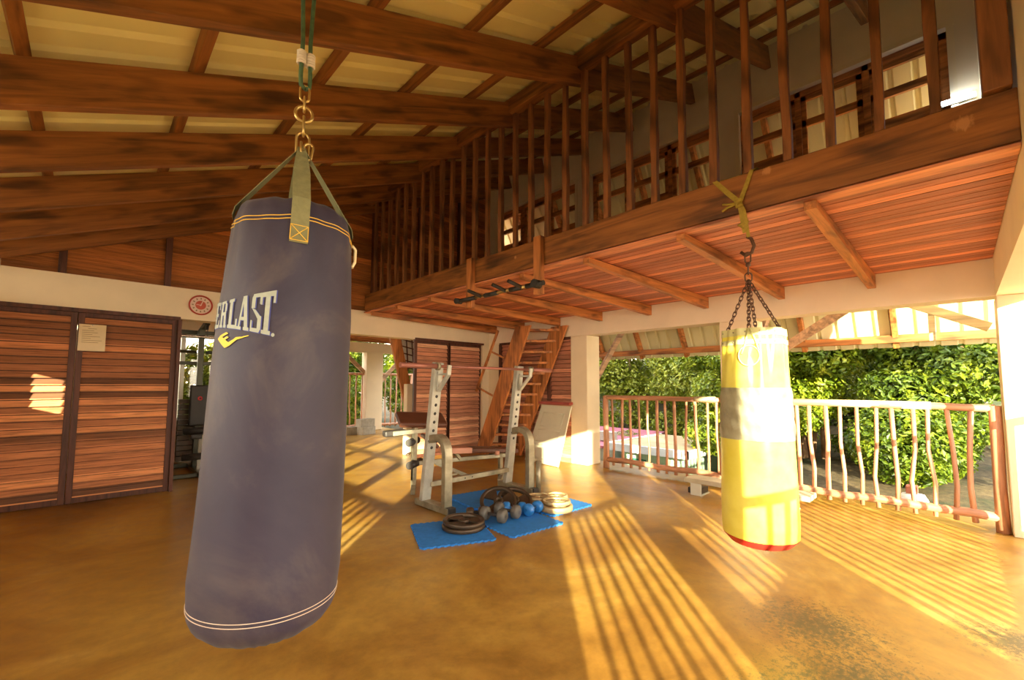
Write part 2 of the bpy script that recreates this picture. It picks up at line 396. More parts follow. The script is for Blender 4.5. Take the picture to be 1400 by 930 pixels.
# ------------------------------------------------------------------ roof
rys = [.50, 1.38, 2.258, 3.143, 4.022, 4.862, 5.693]
rn = ['nearest roof rafter, just out of view overhead', 'dark stained rafter reaching the mezzanine wall at the top right of the picture',
      'dark stained rafter crossing the very top of the picture behind the rope', 'dark stained rafter passing behind the brass ring of the blue bag',
      'dark stained rafter directly behind the straps of the blue bag', 'dark stained rafter fifth from the top of the picture',
      'low dark rafter next to the boarded gable']
sl = math.atan(RS)
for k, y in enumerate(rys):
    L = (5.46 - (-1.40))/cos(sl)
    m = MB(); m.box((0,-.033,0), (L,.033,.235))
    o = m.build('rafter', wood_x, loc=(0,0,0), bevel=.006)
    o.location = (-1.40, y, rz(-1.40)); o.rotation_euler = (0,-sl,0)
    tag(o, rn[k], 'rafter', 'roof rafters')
m = MB(); m.box((0,-.03,0), (6.2/cos(sl),.03,.2)); o = m.build('rafter', wood_x, bevel=.006); o.location = (-.70, YW-.032, rz(-.70)+.0); o.rotation_euler = (0,-sl,0)
tag(o, 'dark rafter lying along the top of the boarded gable wall', 'rafter', 'roof rafters')
off = .235/cos(sl)
for k, x in enumerate((-1.7,-1.0,-.33,.36,1.07,1.77,2.47,3.15,3.85,4.52,5.15)):
    z = rz(x) + off
    m = MB().beam((x,-.3,z+.028), (x,YW+.3,z+.028), .055, .055, up=(-sin(sl),0,cos(sl)))
    where = ['hidden purlin at the low eave','purlin of the low eave', 'dark purlin between rafters at the left edge of the picture', 'dark purlin crossing the roof sheets left of the rope',
             'dark purlin crossing the roof sheets just right of the rope', 'dark purlin between the rope and the mezzanine handrail', 'dark purlin meeting the mezzanine handrail',
             'dark purlin above the balustrade balusters', 'dark purlin seen between balusters over the mezzanine', 'dark purlin close to the mezzanine wall', 'dark purlin right against the mezzanine wall top'][k]
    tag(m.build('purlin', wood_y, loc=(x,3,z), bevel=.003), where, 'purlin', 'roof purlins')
def corrug(name, y0, y1, prof_pts, mat, rib=.21, h=.028, thick=.004):
    """sheet with trapezoid ribs running down the slope; prof_pts = [(x,z)] bottom line"""
    m = MB(); ys = []
    y = y0
    while y < y1:
        ys += [(y,0),(y+rib*.68,0),(y+rib*.76,1),(y+rib*.92,1)]; y += rib
    ys.append((min(y, y1+.2),0))
    d = V((prof_pts[-1][0]-prof_pts[0][0],0,prof_pts[-1][1]-prof_pts[0][1])).normalized(); nrm = V((-d.z,0,d.x))
    if nrm.z < 0: nrm = -nrm
    vs = []; nn = len(ys)
    for (px_, pz_) in prof_pts:
        for (yy, s_) in ys: vs.append(V((px_,yy,pz_)) + nrm*(h*s_))
    fs = [(i*nn+k, i*nn+k+1, (i+1)*nn+k+1, (i+1)*nn+k) for i in range(len(prof_pts)-1) for k in range(nn-1)]
    m.add(vs, fs)
    o = m.build(name, mat, solid=thick); return o
zz = lambda x: rz(x) + off + .062
struct(corrug('ceiling', -.62, YW+.5, [(-1.95,zz(-1.95)), (1.5,zz(1.5)), (3.6,zz(3.6)), (5.80,zz(5.80))], m_sheet))

# ------------------------------------------------------------------ mezzanine
XM = 2.99
def patched():
    m = wood_y.copy(); m.name = 'stained_beam_with_bare_patches'; nt = m.node_tree; b = [n for n in nt.nodes if n.type == 'BSDF_PRINCIPLED'][0]
    last = b.inputs['Base Color'].links[0].from_socket
    for (yy, zz, rad) in ((-.07,2.53,.085),(.78,2.60,.06),(2.78,2.56,.05),(3.05,2.52,.04)):
        tc = nt.nodes.new('ShaderNodeTexCoord'); vm = nt.nodes.new('ShaderNodeVectorMath'); vm.operation = 'DISTANCE'; vm.inputs[1].default_value = (XM,yy,zz); nt.links.new(tc.outputs['Object'], vm.inputs[0])
        n3 = noise(nt, coords(nt, (30,30,10)), 1.2, 4, .7); s_ = nt.nodes.new('ShaderNodeMath'); s_.operation = 'MULTIPLY_ADD'; s_.inputs[1].default_value = 1/rad; nt.links.new(vm.outputs['Value'], s_.inputs[0]); nt.links.new(n3.outputs[0], s_.inputs[2])
        r_ = ramp(nt, s_.outputs[0], [(.75, (.75,.75,.75)), (1.0, (0,0,0))])
        mx = nt.nodes.new('ShaderNodeMix'); mx.data_type = 'RGBA'; mx.inputs[7].default_value = (.62,.28,.09,1); nt.links.new(r_.outputs[0], mx.inputs[0]); nt.links.new(last, mx.inputs[6]); last = mx.outputs[2]
    nt.links.new(last, b.inputs['Base Color']); return m
o = MB().box((XM,YR,ZT+.015), (XM+.07,6.398,2.63)).build('mezzanine_beam', patched(), bevel=.006)
tag(o, 'long dark stained edge beam carrying the mezzanine balustrade', 'beam')
ud = MB(); x = XM+.02; 
bw = .097
while x < XW-.01:
    x2 = min(x+bw-.011, XW-.002); ud.box((x,YR+.002,ZT+.0), (x2,YW-.002,ZT+.024)); x += bw
o = ud.build('mezzanine_boards', deck_under); tag(o, 'reddish plank underside of the mezzanine floor', 'floor boards')
lb = MB().box((XM-.012,YR+.004,ZT-.014), (XM+.10,YW-.01,ZT-.001)); lb.box((XM+.075,YR+.01,ZT+.026), (XW-.01,YW-.01,ZT+.09))
tag(lb.build('mezzanine_deck', wood('pinkish_deck', (.74,.27,.12), 'y')), 'pinkish plank lipping under the mezzanine edge beam', 'plank')
js = [(-.31,'hidden'), (.57,'plank joist under the mezzanine nearest the right end'), (1.36,'mezzanine joist just right of the yellow bag chains'), (2.20,'mezzanine joist left of the yellow bag chains'),
      (2.98,'mezzanine joist meeting the ring beam above the railing'), (3.79,'mezzanine joist beneath the pull-up bar'), (4.62,'mezzanine joist whose end sits over the ladder top'),
      (5.45,'mezzanine joist over the far ladder foot'), (6.2,'mezzanine joist against the gym-door wall')]
for y, lab in js[1:]:
    tag(MB().prism([(XM+.02,y-.033,ZT-.015),(XW-.002,y-.033,ZT-.003),(XW-.002,y-.033,ZT-.140),(XM+.02,y-.033,ZT-.065)], (0,.066,0)).build('joist', wood_ox, loc=((XM+XW)/2,y,ZT-.07), bevel=.004), lab, 'joist', 'mezzanine joists')
# balustrade
bal = thing('balustrade', (XM,3,2.63), 'tall dark wooden mezzanine balustrade with square balusters under a heavy handrail', 'balustrade')
MB().box((XM-.045,YR+.02,4.05), (XM+.05,6.38,4.20)).build('handrail', wood_y, bal, loc=(XM,3,4.1), bevel=.008)
MB().box((XM+.055,YR+.02,4.09), (XM+.11,6.38,4.17)).build('rail_strip', wood_y, bal, loc=(XM+.08,3,4.1), bevel=.006)
MB().box((XM-.04,-.235,2.632), (XM+.07,-.14,4.05)).build('end_post', wood_z, bal, loc=(XM,-.2,2.64), bevel=.006)
bm_ = None
y = .02; i = 0
while y < 6.35:
    a, b_ = random.uniform(-.006,.006), random.uniform(-.006,.006)
    m = MB(); z0, z1 = 2.632, 4.08
    prof = []
    for t in range(7):
        z = z0 + (z1-z0)*t/6; prof.append((z, .024+random.uniform(-.003,.003), random.uniform(-.004,.004)))
    vs = []; fs = []
    for (z, h, d) in prof: vs += [(XM+.03-h,y-h+d,z),(XM+.03+h,y-h+d,z),(XM+.03+h,y+h+d,z),(XM+.03-h,y+h+d,z)]
    for t in range(6):
        for k in range(4): fs.append((t*4+k, t*4+(k+1)%4, (t+1)*4+(k+1)%4, (t+1)*4+k))
    fs += [(3,2,1,0), (24,25,26,27)]
    m.add(vs, fs).build('baluster', wood_z, bal, loc=(XM+.03,y,z0), bevel=.004)
    y += .2185; i += 1

tl = thing('added_glow_tube', (5.5,-.12,3.84), 'small bluish white glowing tube added to brighten the mezzanine wall beside the end post', 'added light')  # added glow to lift the dark mezzanine wall, standing for a bright fleck
m_, nt_e, b_e = newmat('added_glow'); b_e.inputs['Emission Color'].default_value = (.80,.92,1,1); b_e.inputs['Emission Strength'].default_value = 30
MB().tube([(XW-.04,-.215,3.86),(XW-.04,.0,3.86)], .016, 12).build('tube', m_, tl)
MB().box((XW-.022,-.225,3.835), (XW-.002,.02,3.885)).build('added_glow_mount', m_fascia, tl)
# pull-up bar under the mezzanine edge
pu = thing('pull_up_bar', (XM-.06,3.2,2.2), 'black gripped pull-up bar hung on two short wooden posts from the mezzanine beam', 'pull-up bar')
for yy in (3.72,2.70): MB().box((XM-.062,yy-.045,2.09), (XM-.005,yy+.045,2.64)).build('post', wood_oz, pu, loc=(XM-.03,yy,2.1), bevel=.004)
xb = XM-.10
MB().tube([(xb,3.88,2.17),(xb,2.62,2.17)], .016, 12).build('bar', m_gold, pu)
gr = MB()
for a, b_ in ((3.9,3.55),(3.40,3.20),(3.02,2.86),(2.80,2.58)): gr.tube([(xb,a,2.17),(xb,b_,2.17)], .023, 12)
for yy in (3.46,3.08,2.86): gr.tube([(xb,yy,2.17),(xb-.16,yy+.02,2.21)], .018, 10)
gr.tube([(xb+.03,2.66,2.17),(xb-.05,2.66,2.17)], .04, 12); gr.tube([(xb+.03,3.84,2.17),(xb-.05,3.84,2.17)], .03, 12)
gr.build('grips', m_black, pu)

# ladder to the mezzanine
ld = thing('ladder', (5.3,5.6,0), 'steep orange wooden ladder stair rising to the mezzanine along the boarded wall', 'ladder')
A0, A1 = V((5.08,6.02,0.0)), V((5.08,4.98,2.30))
for xx, nm in ((5.075,'stringer'), (5.49,'stringer')):
    m = MB(); y0, y1 = (6.02,4.98) if nm and xx < 5.3 else (5.62,4.55)
    wv = .17
    m.prism([(xx-.022,y0-wv,0),(xx-.022,y0+wv,0),(xx-.022,y1+wv,2.21),(xx-.022,y1-wv,2.21)], (.044,0,0)); m.build(nm, wood_oz, ld, bevel=.004)
for k in range(12):
    z = .17 + k*.178; t = z/2.3
    ya, yb = 6.02-1.04*t, 5.62-1.07*t
    m = MB(); h = .10
    m.prism([(5.097,ya-h,z),(5.468,yb-h,z),(5.468,yb+h,z),(5.097,ya+h,z)], (0,0,.038)); m.build('tread', wood_ox, ld, bevel=.003)
hr = MB()
hr.beam((5.0,6.10,1.12), (5.0,5.52,2.18), .03, .045, up=(0,1,0)); hr.beam((5.0,6.07,1.2), (5.06,5.72,1.05), .03, .03); hr.beam((5.0,5.72,1.83), (5.06,5.42,1.70), .03, .03)
hr.build('handrail', wood_oz, ld, bevel=.003)

# ------------------------------------------------------------------ terrace railings made of poles
def pole_rail(label, pts_y, y0, y1, x, base_z=.0, top=1.06, mid=None, pale=None, axis='y', posts=(), grp='pole railings'):
    """axis 'y': runs along y at x ; axis 'x': runs along x at y=x"""
    P = (lambda s, z, d=0: (x+d, s, z)) if axis == 'y' else (lambda s, z, d=0: (s, x+d, z))
    rt = thing('railing', P((y0+y1)/2, 0), label, 'railing', grp)
    def wob(n, s0, s1, z, w): return [P(s0+(s1-s0)*i/n, z+random.uniform(-w,w), random.uniform(-w,w)) for i in range(n+1)]
    mr = m_stick_y if axis == 'y' else m_stick
    MB().tube(wob(10, y0, y1, top, .006), .033, 12).build('top_rail', mr, rt)
    MB().tube(wob(10, y0, y1, .13, .012), .038, 12).build('bottom_rail', mr, rt)
    if pale:
        MB().tube([P(pale[0], top+.006), P(pale[1], top+.006)], .038, 12).build('pale_rail_section', m_stick_pale, rt)
    for s_ in posts:
        q = random.uniform(-.01,.01)
        MB().tube([P(s_, 0), P(s_+q, .4, .008), P(s_, .8), P(s_, top+.02)], [.048,.042,.043,.042], 12).build('post', m_stick, rt)
    for s_ in pts_y:
        d = random.uniform(-.03,.03); e = random.uniform(-.02,.02); r = random.uniform(.016,.022)
        MB().tube([P(s_+d*.3, .05), P(s_+d, .35, e*.5), P(s_+e, .65, e), P(s_-d*.4, top-.01)], [r*1.1,r,r*.95,r], 8).build('baluster', m_stick, rt)
    return rt
XL = XW+.10
pole_rail('rustic pole railing between the white column and the yellow bag', [3.67,3.5,3.37,3.23,3.09,2.95,2.83,2.70,2.54,2.41,2.26,2.14], 3.80, 2.06, XL, posts=(3.79,), pale=(2.42,2.16))
pole_rail('rustic pole railing of crooked sticks right of the yellow bag', [1.5,1.38,1.28,1.16,1.02,.89,.75,.61,.48,.34,.22,.09,-.045], 1.66, -.2, XL, posts=(-.2,), pale=(1.6,.20))
pole_rail('pole railing on the open side beside the viewer', [.02+.133*i for i in range(-1,7) ] + [1.36,1.5,1.63,1.76] + [2.62+.128*i for i in range(22)], -.2, 5.5, -.64, axis='x')
pole_rail('short pole railing on the open side behind the viewer', [.5+.14*i+.07 for i in range(8)], .5, 1.6, XO-.02)

# ------------------------------------------------------------------ porch roof outside the terrace railing
pr = thing('porch_roof', (6.5,3,1.85), 'steep corrugated porch roof with timber rafters outside the terrace', 'roof')
EX, EZ, PM = 7.4, 1.86, 1.75
pz = lambda x: EZ + PM*(EX-x)
o = corrug('roofing_sheet', -1.2, 7.0, [(EX+.12,pz(EX+.12)+.10), (5.68,pz(5.68)+.10)], m_sheet_out, rib=.20); o.parent = pr; o.location -= V(pr.location)
def pbeam(m, x0, x1, y, w=.06, h=.10):
    return m.beam((x0,y,pz(x0)+.0), (x1,y,pz(x1)+.0), w, h)
for y in (-.55,.55,1.55,2.45,3.3,4.15,5.0,5.9):
    pbeam(MB(), EX+.06, 5.78, y).build('porch_rafter', wood_ox, pr, bevel=.004)
MB().box((EX-.06,-1.1,EZ-.06), (EX+.0,6.9,EZ+.04)).build('eave_beam', wood_oy, pr, bevel=.004)
for xx in (6.80,): MB().beam((xx,-1.1,pz(xx)+.05), (xx,6.9,pz(xx)+.05), .05,.05, up=(1,0,.6)).build('porch_purlin', wood_oy, pr)
m_brace = wood('weathered_brace', (.50,.30,.18), 'x', knots=False)
for (y, x0, z0, x1, z1) in ((4.22,XW+.34,1.20,7.0,2.36), (1.85,XW+.34,1.35,7.0,2.40)):
    MB().beam((x0,y,z0), (x1,y,z1), .05, .10).build('brace', m_brace, pr, bevel=.004)
MB().beam((6.0,1.62,1.60), (6.0,.55,2.30), .05, .10).build('brace', m_brace, pr, bevel=.004)
MB().beam((6.0,-.22,1.80), (6.0,.62,2.26), .05, .085).build('brace', m_stick_pale, pr, bevel=.004)
MB().beam((6.02,.17,2.1), (6.02,.17,1.70), .05, .05, up=(1,0,0)).build('hanger', m_stick_pale, pr, bevel=.004)

# ------------------------------------------------------------------ blue punching bag
def frame_from(T, B, cam=(0,0,1.25)):
    T, B = V(T), V(B); ax = (T-B).normalized(); c = (T+B)/2; f = (V(cam)-c); f = (f - ax*f.dot(ax)).normalized(); r = f.cross(ax) ; r = -r
    # r points to the viewer's right
    return ax, f, r

BT, BB = V((.42,1.375,1.75)), V((.38,1.38,.59))
bag = thing('punching_bag', (.40,1.38,.53), 'large dark blue canvas punching bag hanging in the foreground on webbing straps', 'punching bag')
ax, bf, br = frame_from(BT, BB)
BL = (BT-BB).length
PR = [(0,.172),(.02,.178),(.14,.188),(.29,.184),(.43,.181),(.57,.179),(.71,.177),(.86,.174),(1.0,.166),(1.10,.160),(1.16,.150)]
def brad(h, th=0):
    for (a, ra), (b_, rb) in zip(PR, PR[1:]):
        if h <= b_: 
            t = max(0, (h-a)/(b_-a)); r = ra+(rb-ra)*t; break
    else: r = PR[-1][1]
    # soft vertical gathers near both ends, gentle dents elsewhere
    wv = (.0045*sin(7*th+1+6*h)+.002*sin(17*th-9*h))*max(0, (h-.85)/.3) + .0012*sin(3*th+h*9) + (.0025*sin(19*th+2*sin(5*th))*max(0, 1-h/.06) if h < .06 else 0)
    return r + wv
def bpt(h, th, e=0): return BB + ax*h + (bf*cos(th)+br*sin(th))*(brad(h, th)+e)
def surf_mesh(hs, n, fn, closed=True):
    m = MB(); vs = [fn(h, 2*pi*k/n) for h in hs for k in range(n)]
    fs = [(i*n+k, i*n+(k+1)%n, (i+1)*n+(k+1)%n, (i+1)*n+k) for i in range(len(hs)-1) for k in range(n)]
    m.add(vs, fs, True); return m
N = 96
body = surf_mesh([.07+i*.0179 for i in range(60)], N, bpt)
# rounded base with puckers
bs = []
for i in range(9):
    a = i/8*pi/2
    bs.append((-.088*sin(a)+.07, max(0, cos(a))**.72))
def base_pt(i, th):
    z, k = bs[i]; rr = brad(.07, th)*(.10+.90*k) + .0035*sin(23*th+3*sin(4*th))*(k*(1-k)*4)
    return BB + ax*z + (bf*cos(th)+br*sin(th))*rr
body.add([base_pt(i, 2*pi*k/N) for i in range(9) for k in range(N)], [(i*N+(k+1)%N, i*N+k, (i+1)*N+k, (i+1)*N+(k+1)%N) for i in range(8) for k in range(N)], True)
body.add([base_pt(8, 2*pi*k/N) for k in range(N)], [tuple(range(N))])
# slumped cloth top
ts = [(1.126,1.0),(1.148,.965),(1.162,.90),(1.172,.78),(1.176,.60),(1.172,.35),(1.168,.05)]
def top_pt(i, th):
    z, k = ts[i]
    return BB + ax*(z+(.006*sin(2*th+.6)+.004*sin(5*th)*(1-k)+.003*sin(11*th+1)*(.2<k<.99))*(1 if i else 0)) + (bf*cos(th)+br*sin(th))*(brad(1.125, th)*k)
body.add([top_pt(i, 2*pi*k/N) for i in range(7) for k in range(N)], [(i*N+k, i*N+(k+1)%N, (i+1)*N+(k+1)%N, (i+1)*N+k) for i in range(6) for k in range(N)], True)
body.add([top_pt(6, 2*pi*k/N) for k in range(N)], [tuple(range(N))])
m, nt, b = newmat('blue_canvas'); mp = coords(nt); n1 = noise(nt, mp, 3.2, 6, .65, .6)
r = ramp(nt, n1.outputs[0], [(.3, (.014,.010,.030)), (.52, (.026,.019,.040)), (.72, (.066,.050,.055))]); nt.links.new(r.outputs[0], b.inputs['Base Color'])
b.inputs['Roughness'].default_value = .62; b.inputs['Sheen Weight'].default_value = .08
n2 = noise(nt, mp, 260, 2); bump(nt, b, n2.outputs[0], .12, .001)
m_canvas = m
body.build('canvas_body', m_canvas, bag)
def ring(h, e, rad, n=120, a0=0, a1=2*pi, hf=None):
    pts = [bpt(h + (hf(a0+(a1-a0)*k/n) if hf else 0), a0+(a1-a0)*k/n, e) for k in range(n if a1-a0 > 6.2 else n+1)]
    return pts
m = MB()
for h in (.072,.082): m.tube(ring(h, .0008, 0), .0011, 5, closed=True)
m.build('lower_stitching', m_white_th, bag)
m = MB()
wob = lambda t: .010*sin(2*t+.4)
for h in (1.098,1.108): m.tube(ring(h, .0008, 0, hf=wob), .0013, 5, closed=True)
m.build('upper_stitching', m_thread, bag)
# webbing straps
HUB = V((.428,1.378,1.975))
def strap(th, h0, wd, frm):
    m = MB(); pts = []
    c = [bpt(h0, th, .003), bpt(1.06, th, .0035), bpt(1.085, th, .004), bpt(1.105, th, .005), bpt(1.13, th, .006), bpt(1.165, th, .004)]
    if h0 > 1.1: c = [bpt(1.125, th, .004), bpt(1.15, th, .004)]
    tail = [c[-1].lerp(HUB, t) for t in (.25,.5,.75,1)]
    pts = c + tail; side = (ax.cross(bf*cos(th)+br*sin(th))).normalized(); vs = []; nn = len(pts)
    out = (bf*cos(th)+br*sin(th))
    for i, p in enumerate(pts):
        k = wd/2 * (1 if i < nn-2 else (.8 if i == nn-2 else .5))
        for s1, s2 in ((-1,0),(1,0),(1,1),(-1,1)): vs.append(p + side*k*s1 + out*.002*s2)
    fs = []
    for i in range(nn-1):
        for k in range(4): fs.append((i*4+k, i*4+(k+1)%4, (i+1)*4+(k+1)%4, (i+1)*4+k))
    fs += [(3,2,1,0), ((nn-1)*4, (nn-1)*4+1, (nn-1)*4+2, (nn-1)*4+3)]
    m.add(vs, fs); return m
for th, h0 in ((R(3), 1.035), (R(93), 1.12), (R(183), 1.12), (R(-87), 1.12)):
    st = strap(th, h0, .045, 0).build('webbing_strap', m_web, bag)
    if abs(th-R(3)) < .01:
        m = MB(); d = .019/.165
        d = .020/.16; c = [bpt(1.040, th-d, .0085), bpt(1.040, th+d, .0085), bpt(1.082, th+d, .0085), bpt(1.082, th-d, .0085)]
        for a, b_ in ((0,1),(1,2),(2,3),(3,0),(0,2),(1,3)): m.tube([c[a], c[b_]], .0011, 5)
        m.build('cross_stitching', m_thread, st)
# ring, links and rope up to the rafter
def link(m, c, L, w, r, d1, d2, n=20):
    """oval link centred c, long axis d1, wide axis d2"""
    c, d1, d2 = V(c), V(d1).normalized(), V(d2).normalized(); pts = []
    for k in range(n):
        a = 2*pi*k/n; x = cos(a)*w/2; y = sin(a)*w/2; y += (L-w)/2*(1 if sin(a) >= 0 else -1); pts.append(c + d2*x + d1*y)
    return m.tube(pts, r, 8, closed=True)
hx, hy = .43, 1.378
cdir = V((0,0,1)); s1 = V((.96,-.28,0)); s2 = V((.28,.96,0))
m = MB()
link(m, (hx,hy,1.985), .075, .036, .0042, cdir, s1); link(m, (hx-.005,hy,1.965), .05, .03, .004, cdir, s2); link(m, (hx+.012,hy-.01,1.962), .055, .026, .004, (.15,0,1), s1)
link(m, (hx,hy,2.045), .06, .026, .004, cdir, s2)
m.build('hanging_links', m_gold, bag)
link(MB(), (hx,hy,2.083), .048, .048, .0052, cdir, s1).build('ring', m_gold, bag)
m = MB(); link(m, (hx,hy,2.115), .046, .024, .0038, cdir, s2); link(m, (hx,hy,2.150), .05, .026, .0038, cdir, s1); m.build('chain_links', m_gold, bag)
zr_ = rz(hx)
m = MB()
for dx in (-.014,.014):
    m.tube([(hx,hy,2.165),(hx+dx*.9,hy,2.175),(hx+dx,hy,2.20),(hx+dx*.8,hy,2.32),(hx+dx*1.5,hy,2.6),(hx+dx*1.6,hy-.045,zr_-.02),(hx+dx*1.6,hy-.045,zr_+.25)], .0065, 8)
m.build('rope', m_rope, bag)
m = MB()
for dx in (-.013,.013):
    for k in range(5): m.tube([(hx+dx+.0105*cos(a*pi/5), hy+.0105*sin(a*pi/5), 2.245+k*.0085) for a in range(10)], .0045, 6, closed=True)
m.build('cord_wrapping', m_cord, bag)
# side tab
MB().tube([bpt(1.10, R(84), .002), bpt(1.09, R(88), .014), bpt(1.05, R(88), .012), bpt(1.03, R(86), .002)], .005, 8).build('side_tab', m_paper, bag)
# lettering: tall slab letters following the cloth. strokes are quads in (u 0..1, v 0..1)
G = {
 'E': [((0,0),(1,0),(1,.13),(0,.13)), ((0,.87),(1,.87),(1,1),(0,1)), ((.12,.1),(.42,.1),(.42,.9),(.12,.9)), ((.4,.44),(.75,.44),(.75,.56),(.4,.56)), ((.85,.1),(1,.1),(1,.3),(.85,.3)), ((.85,.7),(1,.7),(1,.9),(.85,.9))],
 'V': [((0,.9),(.5,.9),(.5,1),(0,1)), ((.6,.9),(1,.9),(1,1),(.6,1)), ((.1,.92),(.42,.92),(.62,0),(.40,0)), ((.72,.92),(.88,.92),(.62,0),(.5,0))],
 'R': [((0,0),(.5,0),(.5,.1),(0,.1)), ((0,.9),(.75,.9),(.75,1),(0,1)), ((.12,.05),(.40,.05),(.40,.95),(.12,.95)), ((.66,.55),(.92,.62),(.92,.88),(.66,.95)), ((.4,.46),(.80,.46),(.88,.58),(.4,.58)), ((.55,.5),(.85,.5),(.95,.08),(.66,.08)), ((.64,0),(1,0),(1,.1),(.64,.1))],
 'L': [((0,0),(1,0),(1,.12),(0,.12)), ((0,.9),(.55,.9),(.55,1),(0,1)), ((.12,.05),(.42,.05),(.42,.95),(.12,.95)), ((.84,.1),(1,.1),(1,.32),(.84,.32))],
 'A': [((0,0),(.38,0),(.38,.09),(0,.09)), ((.56,0),(1,0),(1,.09),(.56,.09)), ((.10,.05),(.24,.05),(.52,1),(.38,1)), ((.64,.05),(.90,.05),(.68,1),(.40,1)), ((.25,.28),(.74,.28),(.74,.38),(.28,.38))],
 'S': [((.1,0),(.85,0),(1,.1),(.1,.1)), ((0,0),(.15,0),(.15,.3),(0,.3)), ((.66,.05),(1,.08),(1,.42),(.66,.38)), ((.05,.62),(.38,.58),(1,.38),(.66,.34)), ((.0,.62),(.34,.62),(.34,.94),(0,.9)), ((.0,.9),(.9,.9),(.9,1),(.12,1)), ((.84,.7),(1,.7),(1,1),(.84,1))],
 'T': [((.22,0),(.80,0),(.80,.09),(.22,.09)), ((0,.88),(1,.88),(1,1),(0,1)), ((.36,.05),(.66,.05),(.66,.95),(.36,.95)), ((0,.72),(.14,.72),(.14,.9),(0,.9)), ((.86,.72),(1,.72),(1,.9),(.86,.9))],
}
def warp_quads(m, quads, th0, th1, hb0, hb1, ht0, ht1, e, nu=3, nv=8):
    for q in quads:
        vs = []
        for i in range(nu+1):
            for j in range(nv+1):
                a, b_ = i/nu, j/nv
                u = (q[0][0]*(1-a)+q[1][0]*a)*(1-b_) + (q[3][0]*(1-a)+q[2][0]*a)*b_
                v = (q[0][1]*(1-a)+q[1][1]*a)*(1-b_) + (q[3][1]*(1-a)+q[2][1]*a)*b_
                th = th0+(th1-th0)*u; hb = hb0+(hb1-hb0)*u; ht = ht0+(ht1-ht0)*u
                vs.append(bpt(hb+(ht-hb)*v, th, e))
        m.add(vs, [(i*(nv+1)+j, (i+1)*(nv+1)+j, (i+1)*(nv+1)+j+1, i*(nv+1)+j+1) for i in range(nu) for j in range(nv)], True)
def arch(deg):   # symmetric flare of the word about its middle
    t = abs(deg+66)/54; return .80-.020*t**1.6, .868+.030*t**1.6
lm = MB(); lb_ = MB()
cells = [('E',-124,-111),('V',-110,-96),('E',-95,-84),('R',-83,-69.5),('L',-68.5,-57),('A',-57,-43),('S',-42,-30),('T',-28,-12)]
cells = [('E',-97,-89),('V',-88.5,-80),('E',-79,-71),('R',-70,-62) ,('L',-48,-40)]
cells = [('E',-96,-88),('V',-87,-78),('E',-77,-66),('R',-64.5,-54),('L',-52,-41.5),('A',-41.5,-30),('S',-29,-20.5),('T',-22.5,-10.5)]
for ch, d0, d1 in cells:
    b0, t0 = arch(d0); b1, t1 = arch(d1)
    warp_quads(lm, G[ch], R(d0), R(d1), b0, b1, t0, t1, .0026)
    warp_quads(lb_, G[ch], R(d0+.9), R(d1+.9), b0-.002, b1-.002, t0, t1, .0018)
dot = [((.5+.5*cos(a*pi/4)), (.5+.5*sin(a*pi/4))) for a in range(8)]
for k in range(0, 8, 2): warp_quads(lm, [((.5,.5), dot[k], dot[(k+1)%8], dot[(k+2)%8])], R(-12), R(-9.3), .777, .777, .787, .787, .0026, 2, 2)
lm.build('lettering', m_letter, bag); lb_.build('lettering_shadow', m_letter_b, bag)
sw = MB()   # winged tick mark under the word
warp_quads(sw, [((0,.60),(.34,0),(.46,.30),(.12,.80)), ((.10,.78),(.17,.66),(.42,.86),(.34,.96)), ((.22,.55),(.29,.45),(.45,.62),(.38,.70)), ((.34,0),(.44,.05),(.62,.50),(.45,.32)), ((.44,.18),(.47,.06),(.80,.62),(.66,.60)), ((.62,.50),(.72,.44),(1,.66),(.98,.70))],
    R(-64), R(-29), .742, .752, .788, .790, .0026, 4, 4)
sw.build('logo', m_letter_y, bag)

# ------------------------------------------------------------------ yellow punching bag
YB = V((3.03,.91,0))
yb = thing('punching_bag', (3.03,.91,.27), 'old yellow vinyl punching bag with grey tape band hanging on chains under the mezzanine beam', 'punching bag')
yf = (V((0,0,0))-YB); yf.z = 0; yf.normalize(); yr = V((-yf.y, yf.x, 0)); yr = yr if yr.dot(V((1,-1,0))) > 0 else -yr
YP = [(.27,.10),(.285,.165),(.33,.206),(.40,.212),(.55,.213),(.80,.208),(1.05,.200),(1.30,.190),(1.48,.180),(1.60,.172)]
def yrad(z, th):
    for (a, ra), (b_, rb) in zip(YP, YP[1:]):
        if z <= b_: r = ra+(rb-ra)*(z-a)/(b_-a); break
    else: r = YP[-1][1]
    k = max(0, (z-1.15)/.4)
    return r + k*(.009*sin(9*th+1.2*sin(3*th)+4*z) + .005*sin(17*th-6*z)) + .002*sin(4*th+z*7)
def ypt(z, th, e=0): return V((YB.x,YB.y,z)) + (yf*cos(th)+yr*sin(th))*(yrad(z, th)+e)
def yband(z0, z1, nz, e0=0, e=None, n=84, cap0=False):
    return surf_mesh([z0+(z1-z0)*i/nz for i in range(nz+1)], n, lambda h, t: ypt(h, t, e0 + (e(h, t) if e else 0)))
m, nt, b = newmat('yellow_vinyl'); mp = coords(nt); n1 = noise(nt, mp, 4, 5, .6)
r = ramp(nt, n1.outputs[0], [(.3, (.76,.66,.05)), (.7, (.86,.78,.15))]); nt.links.new(r.outputs[0], b.inputs['Base Color']); b.inputs['Roughness'].default_value = .32
m_yel = m
m_red = plain('red_vinyl', (.55,.03,.02), .4); m_tape = plain('grey_duct_tape', (.36,.34,.22), .35, .2, .25, 10, .6)
yband(.333, 1.60, 60).build('vinyl_body', m_yel, yb)
bt = yband(.27, .335, 8, .0006); bt.add([ypt(.27, 2*pi*k/84, .0006) for k in range(84)], [tuple(range(84))]); bt.build('red_base', m_red, yb)
rnd = [random.uniform(0,6) for _ in range(6)]
